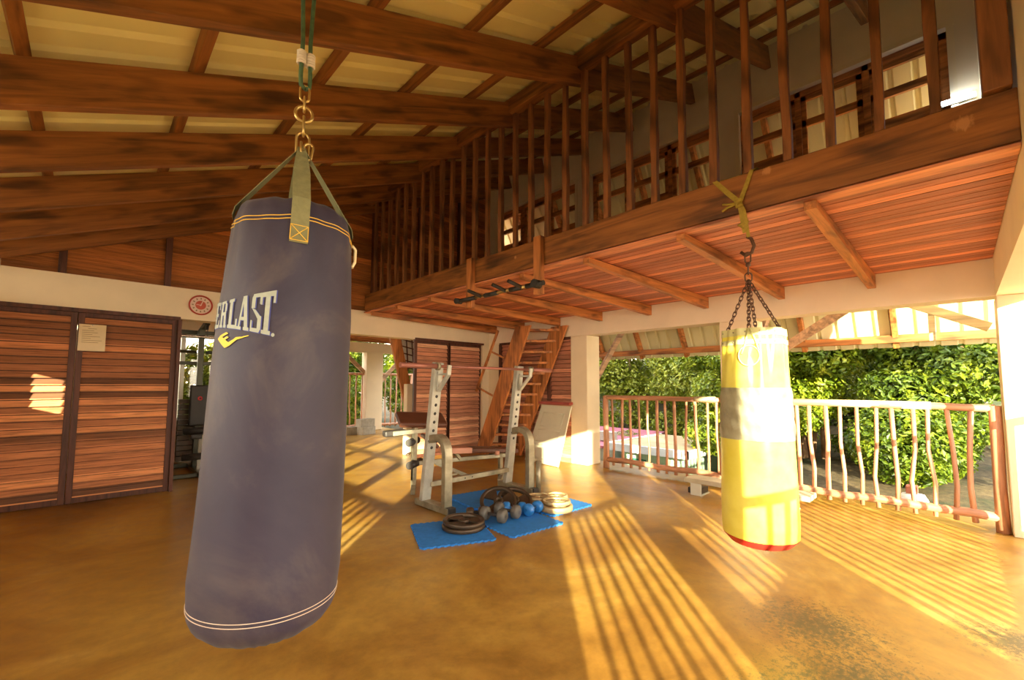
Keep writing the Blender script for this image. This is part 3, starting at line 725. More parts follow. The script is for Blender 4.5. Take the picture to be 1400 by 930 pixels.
yband(.92, 1.235, 40, .0035, lambda h, t: .0022*sin(60*h+3*sin(3*t+rnd[0]))+.0015*sin(23*t+30*h), n=110).build('tape_band', m_tape, yb)
m_wht = plain('pale_collar', (.62,.60,.28), .4, var=.06)
for z0, z1 in ((1.555,1.60),(1.50,1.53)): yband(z0, z1, 3, .004).build('collar', m_wht, yb)
m = MB()
for k in range(14):
    for z in (1.578,1.515): p = ypt(z, k*2*pi/14+.2, .004); d = (p-V((YB.x,YB.y,z))).normalized(); m.lathe([(.006,0),(.005,.003),(0.0005,.004)], p, d, 8)
m.build('rivets', m_rust, yb)
MB().lathe([(.165,0),(.12,.012),(.05,.02),(.001,.022)], (YB.x,YB.y,1.585), n=48).build('leather_top', plain('tan_leather', (.45,.16,.06), .6), yb)
m = MB(); pts = []
vs = []; n = 28
for rr in (0,.5,1):
    for k in range(n):
        a = 2*pi*k/n; vs.append(ypt(1.43+rr*.062*sin(a), rr*.055*cos(a)/.185+R(-8), .006-.003*rr*(rr == 1)))
m.add(vs, [(i*n+k, i*n+(k+1)%n, (i+1)*n+(k+1)%n, (i+1)*n+k) for i in range(2) for k in range(n)], True)
m.build('round_patch', m_yel, yb)
m = MB().tube([ypt(1.43+.062*sin(2*pi*k/n), .055*cos(2*pi*k/n)/.185+R(-8), .005) for k in range(n)], .0045, 6, closed=True); m.build('patch_rim', m_wht, yb)
m = MB().tube([ypt(1.60, R(-8), .006), ypt(1.50, R(-14), .008), ypt(1.44, R(-20), .007)], .006, 6); m.tube([ypt(1.60, R(-6), .006), ypt(1.52, R(4), .008), ypt(1.46, R(8), .006)], .006, 6); m.build('patch_cord', m_wht, yb)
def chain(m, p, q, L=.036, w=.020, r=.0032, sag=0):
    p, q = V(p), V(q); d = q-p; n = max(1, int(round(d.length/(L*.74)))); dn = d.normalized(); a = dn.orthogonal().normalized(); b_ = dn.cross(a)
    for k in range(n):
        c = p + d*((k+.5)/n); link(m, c, L, w, r, dn, a if k % 2 else b_, 14)
    return m
CT = V((3.03,.925,1.93))
for k, th in enumerate((R(-8), R(-98), R(82), R(172))):
    p = V((YB.x,YB.y,1.60)) + (yf*cos(th)+yr*sin(th))*.15
    chain(MB(), p, CT).build('chain', m_chain, yb)
m = MB(); link(m, CT+V((0,0,.02)), .06, .04, .005, (0,0,1), yr); link(m, CT+V((0,0,.07)), .06, .03, .005, (0,0,1), yf)
m.lathe([(.001,0),(.014,.004),(.016,.02),(.010,.03),(.001,.034)], CT+V((0,0,.088)), n=12); link(m, CT+V((0,0,.15)), .07, .034, .005, (0,0,1), yr)
m.build('swivel', m_chain, yb)
m = MB().tube([(3.03,.925,2.22),(3.03,.90,2.20),(3.03,.885,2.15),(3.03,.90,2.11),(3.03,.935,2.095),(3.03,.965,2.125)], .011, 8); m.build('hook', m_chain, yb)
# yellow strap tied round the beam
sp_ = thing('tie_strap', (2.97,.97,2.2), 'yellow ratchet strap looped around the mezzanine beam above the yellow bag', 'strap')
m = MB()
def ribbon(m, pts, w, wd):
    wd = V(wd).normalized(); vs = []
    for i, p in enumerate(pts):
        p = V(p); t = (V(pts[min(i+1, len(pts)-1)])-V(pts[max(i-1, 0)])).normalized(); nrm = t.cross(wd).normalized()
        sd = nrm.cross(t)
        for a, b_ in ((-1,-1),(1,-1),(1,1),(-1,1)): vs.append(p + sd*(a*w/2) + nrm*(b_*.0015))
    n = len(pts); fs = [(i*4+k, i*4+(k+1)%4, (i+1)*4+(k+1)%4, (i+1)*4+k) for i in range(n-1) for k in range(4)] + [(3,2,1,0), (n*4-4,n*4-3,n*4-2,n*4-1)]
    return m.add(vs, fs)
kn = (2.975,.945,2.44)
ribbon(m, [(3.068,1.10,2.66),(3.02,1.11,2.655),(2.984,1.10,2.635),(2.98,1.02,2.53),kn], .032, (0,1,.6))
ribbon(m, [(3.068,.86,2.66),(3.02,.86,2.655),(2.984,.87,2.635),(2.98,.905,2.54),kn], .028, (0,1,-.2))
ribbon(m, [(3.068,1.10,2.66),(3.075,.98,2.66),(3.068,.86,2.66)], .03, (1,0,0))
ribbon(m, [kn,(2.975,.935,2.36),(2.985,.93,2.30),(3.0,.925,2.24)], .030, (0,1,0)); ribbon(m, [kn,(2.96,.915,2.37),(2.975,.91,2.30),(3.01,.91,2.21)], .020, (0,1,0))
m.build('webbing', m_strap, sp_)
m = MB().tube([(2.97,.93,2.46),(2.965,.965,2.445),(2.968,.96,2.415),(2.97,.925,2.42)], .014, 8)
m.build('knot', m_strap, sp_)
MB().tube([kn,(2.96,1.02,2.42),(2.962,1.05,2.405)], .008, 6).build('loose_end', m_strap, sp_); MB().tube([kn,(2.955,1.01,2.44),(2.957,1.045,2.45)], .007, 6).build('loose_end', m_strap, sp_)
MB().tube([(2.99,.90,2.31),(2.98,.96,2.29),(3.0,.93,2.27)], .01, 6).build('lower_knot', m_strap, sp_)

# ------------------------------------------------------------------ squat rack
rk = thing('squat_rack', (3.1,3.75,0), 'grey steel squat rack with perforated uprights and bowed safety arms on the blue mats', 'squat rack')
for x in (2.53,3.70):
    # foot, leaning upright, bowed arm
    sgn = 1
    m = MB().beam((x,4.02,.035), (x,3.44,.035), .10, .06); m.build('foot', m_rust, rk, bevel=.004)
    MB().box((x-.04,3.42,.005), (x+.04,3.49,.068)).build('foot_cap', m_black, rk, bevel=.004)
    up = MB(); a, b_ = V((x,3.90,.06)), V((x,3.70,1.47)); up.beam(a, b_, .105, .062, up=(0,1,0)); u_ = up.build('upright', m_grey_steel, rk, bevel=.006)
    h = MB(); d = (b_-a).normalized(); nrm = V((0,-1,0)); nrm = (nrm - d*nrm.dot(d)).normalized(); sd = V((-1,0,0))
    for k in range(9):
        c = a + d*(.55+k*.088)
        for q, o_ in ((nrm,.0315),): h.lathe([(.016,0),(.016,.0012),(.001,.0012)], c+q*o_, q, 14)
    h.build('adjustment_holes', m_black, u_)
    m = MB(); pts = [(x,3.82,.66),(x,3.76,.70),(x,3.66,.715),(x,3.57,.68),(x,3.525,.58),(x,3.52,.4),(x,3.52,.06)]
    # smooth the bow
    sm_ = []
    for i in range(len(pts)-1):
        p0, p1, p2, p3 = (V(pts[max(i-1,0)]), V(pts[i]), V(pts[i+1]), V(pts[min(i+2,len(pts)-1)]))
        for t in (0,.25,.5,.75):
            sm_.append(.5*((2*p1)+(-p0+p2)*t+(2*p0-5*p1+4*p2-p3)*t*t+(-p0+3*p1-3*p2+p3)*t**3))
    sm_.append(V(pts[-1])); vs = []
    for i, p in enumerate(sm_):
        t = (sm_[min(i+1,len(sm_)-1)]-sm_[max(i-1,0)]).normalized(); nn_ = V((1,0,0)).cross(t).normalized()
        for q1, q2 in ((-1,-1),(1,-1),(1,1),(-1,1)): vs.append(p + V((1,0,0))*q1*.045 + nn_*q2*.032)
    n = len(sm_); m.add(vs, [(i*4+k, i*4+(k+1)%4, (i+1)*4+(k+1)%4, (i+1)*4+k) for i in range(n-1) for k in range(4)] + [(3,2,1,0),(n*4-4,n*4-3,n*4-2,n*4-1)])
    m.build('safety_arm', m_rust, rk, bevel=.006)
    m = MB()   # J hook
    hb = a + d*1.30; 
    m.beam(hb+V((0,-.03,-.16)), hb+V((0,-.05,.03)), .05, .02, up=(0,1,0)); m.beam(hb+V((0,-.03,-.17)), hb+V((0,-.20,.0)), .045, .022, up=(0,0,1)); m.beam(hb+V((0,-.20,-.01)), hb+V((0,-.215,.09)), .045, .02, up=(0,1,0)); m.beam(hb+V((0,-.03,.0)), hb+V((0,-.20,.0)), .045, .02)
    m.build('bar_hook', m_grey_steel, rk, bevel=.003)
    MB().tube([(x+.03,3.53,.36),(x+.13,3.53,.36)], .012, 10).build('plate_peg', m_rust, rk)
    m = MB().tube([a+d*.62+V((-.05,-.03,0)), a+d*.60+V((.06,-.03,0))], .008, 8); m.build('safety_pin', m_black, rk)
MB().tube([(3.78,3.46,.0),(3.78,3.46,.36)], .030, 16).build('plate_post', m_rust, rk)
MB().beam((2.56,3.86,.22), (3.67,3.86,.22), .05, .05).build('cross_bar', m_rust, rk, bevel=.004)
m = MB()
for xx in (3.0,3.1): m.lathe([(.008,0),(.008,.002),(.001,.002)], (xx,3.834,.22), (0,-1,0), 10)
m.build('bolt', m_black, rk)
hy_ = 3.58; hz_ = 1.425
bb = thing('barbell', (3.1,hy_,hz_), 'long barbell with reddish sleeves resting across the hooks of the squat rack', 'barbell')
MB().tube([(2.42,hy_,hz_),(3.78,hy_,hz_)], .0145, 14).build('bar', m_bar, bb)
for a, b_ in ((2.03,2.44),(3.76,4.14)): MB().tube([(a,hy_,hz_),(b_,hy_,hz_)], .025, 16).build('sleeve', m_bar, bb)
for a in (2.43,3.76): MB().tube([(a,hy_,hz_),(a+.03,hy_,hz_)], .040, 16).build('collar', m_rust, bb)

# ------------------------------------------------------------------ weight bench behind the rack
wb = thing('weight_bench', (3.3,4.7,0), 'low dark padded weight bench with rollers and preacher pad behind the squat rack', 'weight bench')
def pad(c0, c1, w, t, upv=(0,0,1)):
    return MB().beam(c0, c1, w, t, up=upv)
pad((3.22,4.50,.44), (4.18,4.28,.36), .27, .06).build('seat_pad', m_vinyl, wb, bevel=.02)
pad((3.10,4.42,.45), (3.45,4.34,.43), .20, .07).build('torn_cover', m_pinkpad, wb, bevel=.008)
pad((3.14,4.60,.47), (2.98,4.66,.62), .26, .05).build('back_pad', m_vinyl, wb, bevel=.02)
pad((2.62,4.66,.83), (3.20,4.52,.80), .28, .07, (0,-.55,1)).build('preacher_pad', m_vinyl, wb, bevel=.025)
m = MB().beam((2.55,4.64,.67), (3.0,4.56,.69), .08, .05); m.beam((2.82,4.60,.10), (2.82,4.58,.80), .05, .05, up=(1,0,0)); m.build('preacher_arm', m_rust, wb, bevel=.004)
pad((2.47,4.70,.665), (2.72,4.64,.68), .14, .07).build('arm_pad', m_black, wb, bevel=.02)
m = MB(); m.beam((2.78,4.62,.30), (4.12,4.30,.30), .05, .05); m.beam((3.4,4.45,.30), (3.3,4.47,.42), .04, .04, up=(1,0,0)); m.beam((3.98,4.33,.0), (3.98,4.33,.34), .05, .05, up=(1,0,0)); m.beam((3.80,4.15,.025), (4.15,4.47,.025), .05, .05)
m.beam((2.66,4.35,.03), (2.98,4.85,.03), .05, .05); m.beam((2.82,4.60,.0), (2.82,4.60,.35), .05, .05, up=(1,0,0)); m.beam((3.1,4.55,.28), (3.55,4.40,.06), .045, .045)
m.build('frame', m_rust, wb, bevel=.004)
for (a, b_) in (((2.70,4.52,.56),(2.92,4.70,.56)), ((2.70,4.50,.30),(2.96,4.68,.30))): MB().tube([a, b_], .045, 16).build('roller', m_black, wb)
MB().tube([(2.66,4.50,.43),(2.90,4.70,.43)], .014, 8).build('roller_rod', m_chrome, wb)
MB().lathe([(.001,-.03),(.028,-.028),(.03,.0),(.028,.028),(.001,.03)], (4.02,4.16,.25), (1,0,0), 14).build('knob', m_black, wb)
MB().lathe([(.001,-.03),(.028,-.028),(.03,.0),(.028,.028),(.001,.03)], (3.82,4.22,.36), (.6,-.4,0), 14).build('pad_end_knob', m_pinkpad, wb)

# ------------------------------------------------------------------ interlocking mats
def mat_obj(c, yaw, label, S_=.585, t=.014, z=0.0):
    """square foam tile with toothed edges"""
    n = 11; pts = []; d = .012
    cs = [(-1,-1),(1,-1),(1,1),(-1,1)]
    for e in range(4):
        a, b_ = V((*cs[e],0))*S_/2, V((*cs[(e+1)%4],0))*S_/2; nrm = V(((b_-a).y,-(b_-a).x,0)).normalized()
        for k in range(n):
            for t0, s_ in ((0,0),(.15,0),(.25,1),(.65,1),(.75,0)): pts.append(a+(b_-a)*((k+t0)/n)+nrm*d*s_)
    m = MB(); m.prism([V((p.x,p.y,0)) for p in pts], (0,0,t))
    o = m.build('foam_mat', m_blue); o.location = (*c, z+.001); o.rotation_euler = (0,0,R(yaw)); return tag(o, label, 'mat', 'blue foam mats')
mat_obj((2.24,3.04), -24, 'blue toothed foam mat at the front left under the black plates')
mat_obj((2.84,2.86), -5, 'blue toothed foam mat at the front right under the dumbbells')
mat_obj((3.10,3.62), -8, 'blue toothed foam mat lying highest, between the feet of the rack', z=.018)
mat_obj((2.82,3.56), 4, 'blue foam mat partly hidden under the top mat beside the left foot of the rack')
mat_obj((3.50,3.02), -3, 'blue foam mat mostly hidden under the tan plates')

# ------------------------------------------------------------------ plates
def plate(c, r, t, label, mat, nrm=(0,0,1), spokes=True):
    c = V(c); o = thing('weight_plate', c, label, 'weight plate', 'weight plates')
    nrm = V(nrm).normalized()
    m = MB(); m.lathe([(r*.80,-t*.32),(r*.84,-t/2),(r*.97,-t/2),(r,-t*.35),(r,t*.35),(r*.97,t/2),(r*.84,t/2),(r*.80,t*.32),(r*.80,-t*.32)], c, nrm, 40); m.build('rim', mat, o)
    e = nrm.orthogonal().normalized(); g = nrm.cross(e); m = MB(); n_ = 40
    for a0, a1 in ((0.2,1.3),(2.3,3.4),(4.4,5.5)):   # three webs between hub and rim leaving three hand holes
        vs = []; k_ = 10
        for k in range(k_+1):
            a = a0+(a1-a0)*k/k_; dr = e*cos(a)+g*sin(a)
            for rr, zz_ in ((r*.2,-t*.2),(r*.82,-t*.2),(r*.82,t*.2),(r*.2,t*.2)): vs.append(c+dr*rr+nrm*zz_)
        m.add(vs, [(k*4+j, k*4+(j+1)%4, (k+1)*4+(j+1)%4, (k+1)*4+j) for k in range(k_) for j in range(4)] + [(3,2,1,0),(k_*4,k_*4+1,k_*4+2,k_*4+3)])
    m.build('web', mat, o)
    MB().lathe([(r*.10,-t*.45),(r*.24,-t*.45),(r*.26,-t*.3),(r*.26,t*.3),(r*.24,t*.45),(r*.10,t*.45),(r*.10,-t*.45)], c, nrm, 24).build('hub', mat, o)
    return o
plate((2.36,3.03,.038), .185, .034, 'dark iron weight plate lying at the bottom of the pair on the front left mat', m_iron)
plate((2.37,3.04,.073), .180, .034, 'dark iron weight plate on top of the pair on the front left mat', m_iron, (.02,-.03,1))
plate((2.98,3.27,.085), .185, .045, 'dark iron plate propped up behind the grey dumbbells', m_iron, (-.42,-.42,.9))
plate((3.14,3.20,.080), .180, .045, 'dark iron plate leaning behind the blue dumbbells', m_iron, (-.25,-.45,1))
plate((3.36,2.84,.045), .165, .052, 'thick tan weight plate at the far right front of the heap, half in sun', m_brass)
plate((3.38,2.85,.090), .140, .034, 'tan weight plate stacked on the thick plate at the right end', m_brass, (.02,.04,1))
plate((3.42,3.14,.040), .135, .040, 'tan weight plate lower of the pair beside the foot of the rack', m_brass)
plate((3.42,3.14,.075), .125, .026, 'tan weight plate upper of the pair beside the foot of the rack', m_brass)
plate((3.68,3.10,.040), .120, .050, 'small tan weight plate furthest right and back in the sunlight', m_brass)
MB_ = thing('weight_collar', (3.48,3.24,.03), 'small grey steel collar lying between the tan plates', 'collar')
MB().lathe([(.03,0),(.06,0),(.062,.05),(.03,.05),(.03,0)], (3.56,3.22,.016), n=20).build('collar_body', m_steel, MB_)
# ------------------------------------------------------------------ dumbbells
def dumbbell(c, d, r, L, label, mat, hexa=False, w=.07):
    c = V(c); d = V(d).normalized(); o = thing('dumbbell', c - V((0,0,r)), label, 'dumbbell', 'dumbbells on the mats')
    MB().tube([c-d*L/2, c+d*L/2], .015, 12).build('handle', m_chrome if mat is m_bluedb else m_black, o)
    for s_ in (-1,1):
        e = c + d*s_*(L/2-w/2)
        MB().lathe([(.001,-w/2),(r*.72,-w/2),(r*.95,-w*.36),(r,-w*.15),(r,w*.15),(r*.95,w*.36),(r*.72,w/2),(.001,w/2)], e, d, 26).build('head', mat, o)
    return o
dumbbell((2.66,2.98,.080), (.30,-.95,0), .062, .25, 'grey vinyl dumbbell left of the pair on the front mat', m_greydb)
dumbbell((2.84,2.99,.080), (.28,-.96,0), .062, .25, 'grey vinyl dumbbell right of the pair on the front mat', m_greydb)
dumbbell((2.96,3.02,.075), (.55,-.6,0), .055, .22, 'blue vinyl dumbbell standing closest to the grey ones', m_bluedb)
dumbbell((3.08,2.89,.075), (.92,.12,0), .056, .22, 'blue vinyl dumbbell at the right end of the row', m_bluedb)
MB_ = dumbbell((2.62,3.18,.066), (.7,-.5,0), .048, .18, 'small dark dumbbell behind the grey pair', m_iron)

# ------------------------------------------------------------------ leaning door, shelf, paper, clock, wall bits
dl = thing('leaning_door', (5.3,4.65,0), 'cream panelled cabinet door leaning on the boarded wall beside the white column', 'door panel')
P0, P1, P2 = V((5.21,5.08,.01)), V((5.10,4.28,.01)), V((5.50,4.96,.91)); P3 = V((5.44,4.28,.91))
ux = (P1-P0); uz0 = (P2-P0); nn_ = ux.cross(uz0).normalized()
if nn_.x > 0: nn_ = -nn_
def dq(u, v, e=0): return (P0.lerp(P1, u)).lerp(P2.lerp(P3, u), v) + nn_*e
m = MB(); m.prism([dq(0,0), dq(1,0), dq(1,1), dq(0,1)], nn_*-.028); m.build('door_leaf', m_doorp, dl, bevel=.004)
for v0, v1 in ((.62,.86),(.36,.56),(.08,.30)):
    m = MB(); q = [(.16,v0),(.84,v0),(.84,v1),(.16,v1)]
    for k in range(4): m.tube([dq(*q[k], .001), dq(*q[(k+1)%4], .001)], .007, 6)
    m.build('moulding', m_doorp, dl)
    MB().prism([dq(.2,v0+.03,-.002), dq(.8,v0+.03,-.002), dq(.8,v1-.03,-.002), dq(.2,v1-.03,-.002)], nn_*.006).build('raised_panel', m_doorp, dl, bevel=.003)
tag(MB().box((XW-.10,4.34,.925), (XW+.008,5.0,.965)).build('wall_shelf', m_shelf, bevel=.004), 'narrow dark red shelf board on the wall above the leaning cream door', 'shelf')
nt_ = thing('notice', (-.02,YW+.03,1.72), 'paper notice in a clear plastic sleeve pinned on the boarded doors', 'notice')
m = MB(); m.box((-.125,YW+.012,1.585), (.085,YW+.016,1.868)); m.build('sleeve', m_paper, nt_)
m = MB()
for k, (a, b_) in enumerate(((-.10,-.04),(-.055,.01),(-.10,-.01),(-.10,.02),(-.10,-.02),(-.10,.04),(-.10,-.03),(-.10,.055),(-.10,.03))): m.box((a,YW+.0105,1.842-k*.021), (b_,YW+.012,1.846-k*.021))
m.build('printed_lines', m_ink, nt_)
for xx in (-.02,): MB().lathe([(.006,0),(.004,.006),(.001,.007)], (xx,YW+.012,1.86), (0,-1,0), 10).build('pin', m_steel, nt_)
ck = thing('wall_clock', (.90,YW-.03,2.19), 'round red wall clock on the white beam above the gym door', 'clock')
cc = (.905,YW-.001,2.195)
MB().lathe([(.118,0),(.122,.02),(.118,.034),(.108,.036),(.105,.02),(.104,0)], cc, (0,-1,0), 48).build('rim', m_clock_r, ck)
MB().lathe([(.106,.0),(.106,.012),(.001,.012)], cc, (0,-1,0), 48, smooth=False).build('dial', m_clock_f, ck)
MB().lathe([(.054,.012),(.053,.0145),(.001,.0145)], cc, (0,-1,0), 40, smooth=False).build('centre_disc', m_clock_c, ck)
m = MB(); cx_, cy_, cz_ = cc
for k in range(12):
    a = k*pi/6; u = V((sin(a),0,cos(a))); sd = V((cos(a),0,-sin(a))); w_ = .006; p0, p1 = V(cc)+u*.070, V(cc)+u*.088
    m.prism([p0-sd*w_+V((0,-.0125,0)), p0+sd*w_+V((0,-.0125,0)), p1+sd*w_+V((0,-.0125,0)), p1-sd*w_+V((0,-.0125,0))], (0,-.001,0))
m.build('hour_marks', m_ink, ck)
for (dx_, dz_, w_, nm) in ((.022,.055,.004,'minute_hand'), (-.045,.004,.003,'hour_hand')):
    m = MB().beam((cx_-dx_*.2,cy_-.018,cz_-dz_*.2), (cx_+dx_,cy_-.018,cz_+dz_), .002, w_*2, up=(0,0,1) if abs(dx_) > abs(dz_) else (1,0,0)); m.build(nm, m_clock_f, ck)
MB().lathe([(.103,.030),(.06,.032),(.001,.033)], cc, (0,-1,0), 40).build('glass', m_glass, ck)

# low bench by the railing
lb = thing('low_bench', (5.1,1.9,0), 'low grey plank bench on a pale metal bracket by the railing behind the yellow bag', 'bench')
MB().box((4.98,1.05,.135), (5.24,2.28,.185)).build('plank', plain('weathered_grey_plank', (.48,.42,.30), .7), lb, bevel=.005)
for yy in (1.25,2.15):
    m = MB(); m.box((4.99,yy-.06,.0), (5.23,yy+.06,.012)); m.box((4.99,yy-.06,.012), (5.005,yy+.06,.135)); m.build('bracket', m_alum, lb)
    MB().box((5.01,yy-.05,.012), (5.22,yy+.10,.075)).build('rubber_foot', m_black, lb, bevel=.006)

# ------------------------------------------------------------------ the room beyond the gym doors
w = MB()
FY = 8.62
w.box((-1.4,FY,0), (.60,FY+.2,2.3)); w.box((-1.4,FY,2.06), (2.7,FY+.2,2.24)); w.box((2.5,FY,0), (2.72,FY+.2,2.3))
w.box((-1.4,YW+.22,0), (-1.15,FY,2.3)); w.box((7.4,11.1,0), (7.7,11.45,2.3))
w.box((2.7,11.15,2.10), (7.0,11.4,2.36))
struct(w.build('wall_far', white))
bd = MB()
for k in range(5): bd.box((-.9,FY-.02,2.24+k*.07), (2.5,FY+.0,2.24+k*.07+.062))
struct(bd.build('wall_far_boards', clad_gable))
struct(MB().box((-1.4,YW+.22,2.56), (7.0,11.5,2.62)).build('ceiling.001', boards_mat('inner_ceiling_boards', (.50,.18,.07), .1, 'y', 'x', .6)))
for k in range(9):
    y = 6.95+k*.55
    if k == 3: y = 8.35
    tag(MB().box((-1.1,y-.03,2.40), (6.9,y+.03,2.56)).build('joist', wood_ox, loc=(3,y,2.5)), ['brown joist under the inner room ceiling nearest the opening','second joist under the inner room ceiling','third joist under the inner room ceiling','fourth joist under the inner room ceiling','fifth joist under the inner room ceiling','sixth joist under the inner room ceiling','seventh joist under the inner room ceiling','eighth joist under the inner room ceiling','farthest joist under the inner room ceiling'][k], 'joist', 'inner room joists')
# sliding glass door with pale frame
sd = MB()
for xx in (.60,1.0,1.62,2.3): sd.box((xx,FY+.03,0), (xx+.06,FY+.09,2.06))
sd.box((.60,FY+.03,1.98), (2.5,FY+.09,2.06)); sd.box((.60,FY+.03,0), (2.5,FY+.09,.07)); sd.box((.60,FY+.04,.66), (2.5,FY+.08,.70))
o = struct(sd.build('door_5', m_alum, bevel=.004))
MB().box((.65,FY+.058,.07), (2.45,FY+.062,1.98)).build('pane', m_glass, o)
MB().box((.66,FY+.05,.07), (2.45,FY+.066,.66)).build('lower_panel', m_doorp, o)
column(5.32, 11.15, 5.80, 11.45, 'white column of the inner room seen beside the blue bag', z1=2.12)
column(4.03, 6.84, 4.19, 6.96, 'slim white post behind the boarded doors beside the weight bench', z1=1.25)
pole_rail('far pole railing beyond the inner room', [2.9+.17*i for i in range(23)], 2.75, 6.9, 11.3, axis='x', top=1.52, posts=(2.8,6.8))
br_ = thing('roof_brace', (5.7,11.25,1.2), 'pair of timber braces rising from the inner room column', 'brace')
MB().beam((5.78,11.28,1.30), (6.6,11.28,2.15), .06, .10).build('brace', m_brace, br_); MB().beam((5.32,11.28,1.55), (4.7,11.28,2.12), .06, .10).build('brace', m_brace, br_)
# slanted board and lattice at the jamb
sb_ = thing('leaning_board', (4.1,7.0,0), 'broad slanted dark board leaning behind the boarded doors at the edge of the opening', 'board')
MB().beam((4.22,7.05,.80), (3.80,7.05,2.38), .05, .20, up=(0,1,0) if False else (1,0,0)).build('board', wood_oz, sb_)
lt = thing('lattice_panel', (4.25,7.3,1.8), 'white pane with dark lattice bars high behind the slanted board', 'lattice')
MB().box((4.12,7.40,1.55), (4.66,7.42,2.3)).build('panel', m_fascia, lt)
m = MB()
for k in range(6): m.beam((4.12,7.385,1.60+k*.13), (4.66,7.385,1.50+k*.13), .015, .02)
for k in range(4): m.beam((4.24+k*.12,7.38,1.5), (4.17+k*.12,7.38,2.3), .015, .02, up=(1,0,0))
m.build('bars', wood_dark, lt)
def block(c, label, w_=.42, d_=.2, h_=.19, yaw=0, grp='concrete blocks'):
    m = MB(); x, y = w_/2, d_/2
    m.box((-x,-y,0), (x,-y+.03,h_)); m.box((-x,y-.03,0), (x,y,h_))
    for xx in (-x,-.015,x-.03): m.box((xx,-y+.03,0), (xx+.03,y-.03,h_))
    o = m.build('concrete_block', m_block, bevel=.004); o.location = c; o.rotation_euler[2] = R(yaw); return tag(o, label, 'block', grp)
block((4.95,10.3,0), 'grey concrete block on the inner room floor before the column', yaw=20); block((4.62,10.5,0), 'grey concrete block farthest left on the inner room floor', yaw=10); block((4.93,10.32,.192), 'grey concrete block stacked on another near the column', yaw=15)

# multi gym behind the blue bag
gm = thing('multi_gym', (1.35,7.6,0), 'dark green multi gym machine with seat and weight stack seen through the doorway', 'gym machine')
m = MB()
m.beam((1.30,8.1,.03), (1.30,7.0,.03), .07, .06); m.beam((.95,8.1,.03), (1.75,8.1,.03), .07, .06); m.beam((1.0,7.15,.03), (1.6,7.15,.03), .06, .05)
for xx in (1.05,1.62): m.beam((xx,8.1,.05), (xx,8.1,2.02), .06, .06, up=(1,0,0))
m.beam((1.02,8.1,2.02), (1.65,8.1,2.02), .06, .06); m.beam((1.34,8.12,2.0), (1.34,7.45,2.12), .06, .07); m.beam((1.32,7.75,.05), (1.32,7.75,2.05), .07, .07, up=(1,0,0))
m.beam((1.05,8.1,1.55), (1.62,8.1,1.55), .05, .05)
m.build('frame', m_gymframe, gm, bevel=.006)
MB().box((1.20,7.60,.64), (1.44,7.66,1.22)).build('back_pad', m_black, gm, bevel=.02)
MB().box((1.17,7.15,.50), (1.47,7.56,.57)).build('seat', m_black, gm, bevel=.02)
MB().beam((1.32,7.4,.06), (1.32,7.35,.50), .06, .06, up=(1,0,0)).build('seat_post', m_grey_steel, gm)
MB().lathe([(.03,0),(.03,.003),(.012,.003),(.012,0)], (1.32,7.60,1.03), (0,-1,0), 20).build('badge', m_gymred, gm)
m = MB()
for k in range(12): m.box((1.12,7.93,.12+k*.075), (1.55,8.05,.12+k*.075+.065))
m.build('weight_stack', m_iron, gm)
m = MB()
for s_ in (-1,1): m.tube([(1.32+s_*.06,7.72,1.70),(1.32+s_*.28,7.66,1.70),(1.32+s_*.42,7.55,1.60),(1.32+s_*.44,7.5,1.30),(1.32+s_*.44,7.45,1.05)], .024, 10)
m.build('press_arms', m_gymframe, gm)
m = MB()
for s_ in (-1,1): m.tube([(1.32+s_*.44,7.45,1.2),(1.32+s_*.44,7.42,1.0)], .035, 10); m.tube([(1.32+s_*.44,7.3,1.05),(1.32+s_*.44,7.5,1.05)], .02, 8)
m.build('hand_grips', m_black, gm)
m = MB()
for (yy, zz_) in ((7.48,2.06),(8.05,1.96),(7.9,1.75)): m.lathe([(.012,-.012),(.055,-.012),(.048,0),(.055,.012),(.012,.012)], (1.34,yy,zz_), (1,0,0), 20)
m.build('pulleys', m_black, gm)
MB().tube([(.95,7.40,1.82),(1.05,7.40,1.90),(1.62,7.40,1.90),(1.72,7.40,1.82)], .014, 8).build('lat_bar', m_chrome, gm)
MB().tube([(1.34,7.42,1.90),(1.34,7.44,2.08)], .004, 6).build('cable', m_black, gm)
for zz_ in (.62,.28): MB().tube([(1.08,7.08,zz_),(1.56,7.08,zz_)], .045, 12).build('leg_roller', m_black, gm)
MB().beam((1.32,7.10,.25), (1.32,7.16,.55), .045, .045, up=(1,0,0)).build('leg_lever', m_grey_steel, gm)

gm.location.x -= .19
# ------------------------------------------------------------------ outside: terrain, shed, foliage
def terr(x, y):
    d = max(0, x-6.3)
    t = min(1, max(0, (y-2.0)/3.0)); t = t*t*(3-2*t)
    z = (-.32 + .10*d + max(0, d-4)*.35) * (1-t) + (-1.9 + max(0, d-5)*.50) * t
    if y > 11.8: z = z*.2 - .2 + (y-11.8)*.12
    if x < 6.2: z = min(z, -.35)
    if y < -1.0 or x < -1.6: z = -.4
    return z
m = MB(); nx, ny = 90, 90; X0, X1, Y0, Y1 = -14, 30, -14, 34
vs = []
for j in range(ny+1):
    for i in range(nx+1):
        x = X0+(X1-X0)*i/nx; y = Y0+(Y1-Y0)*j/ny; vs.append((x,y,terr(x, y)+random.uniform(-.03,.03)))
m.add(vs, [(j*(nx+1)+i, j*(nx+1)+i+1, (j+1)*(nx+1)+i+1, (j+1)*(nx+1)+i) for j in range(ny) for i in range(nx)], True)
struct(m.build('ground', m_ground))

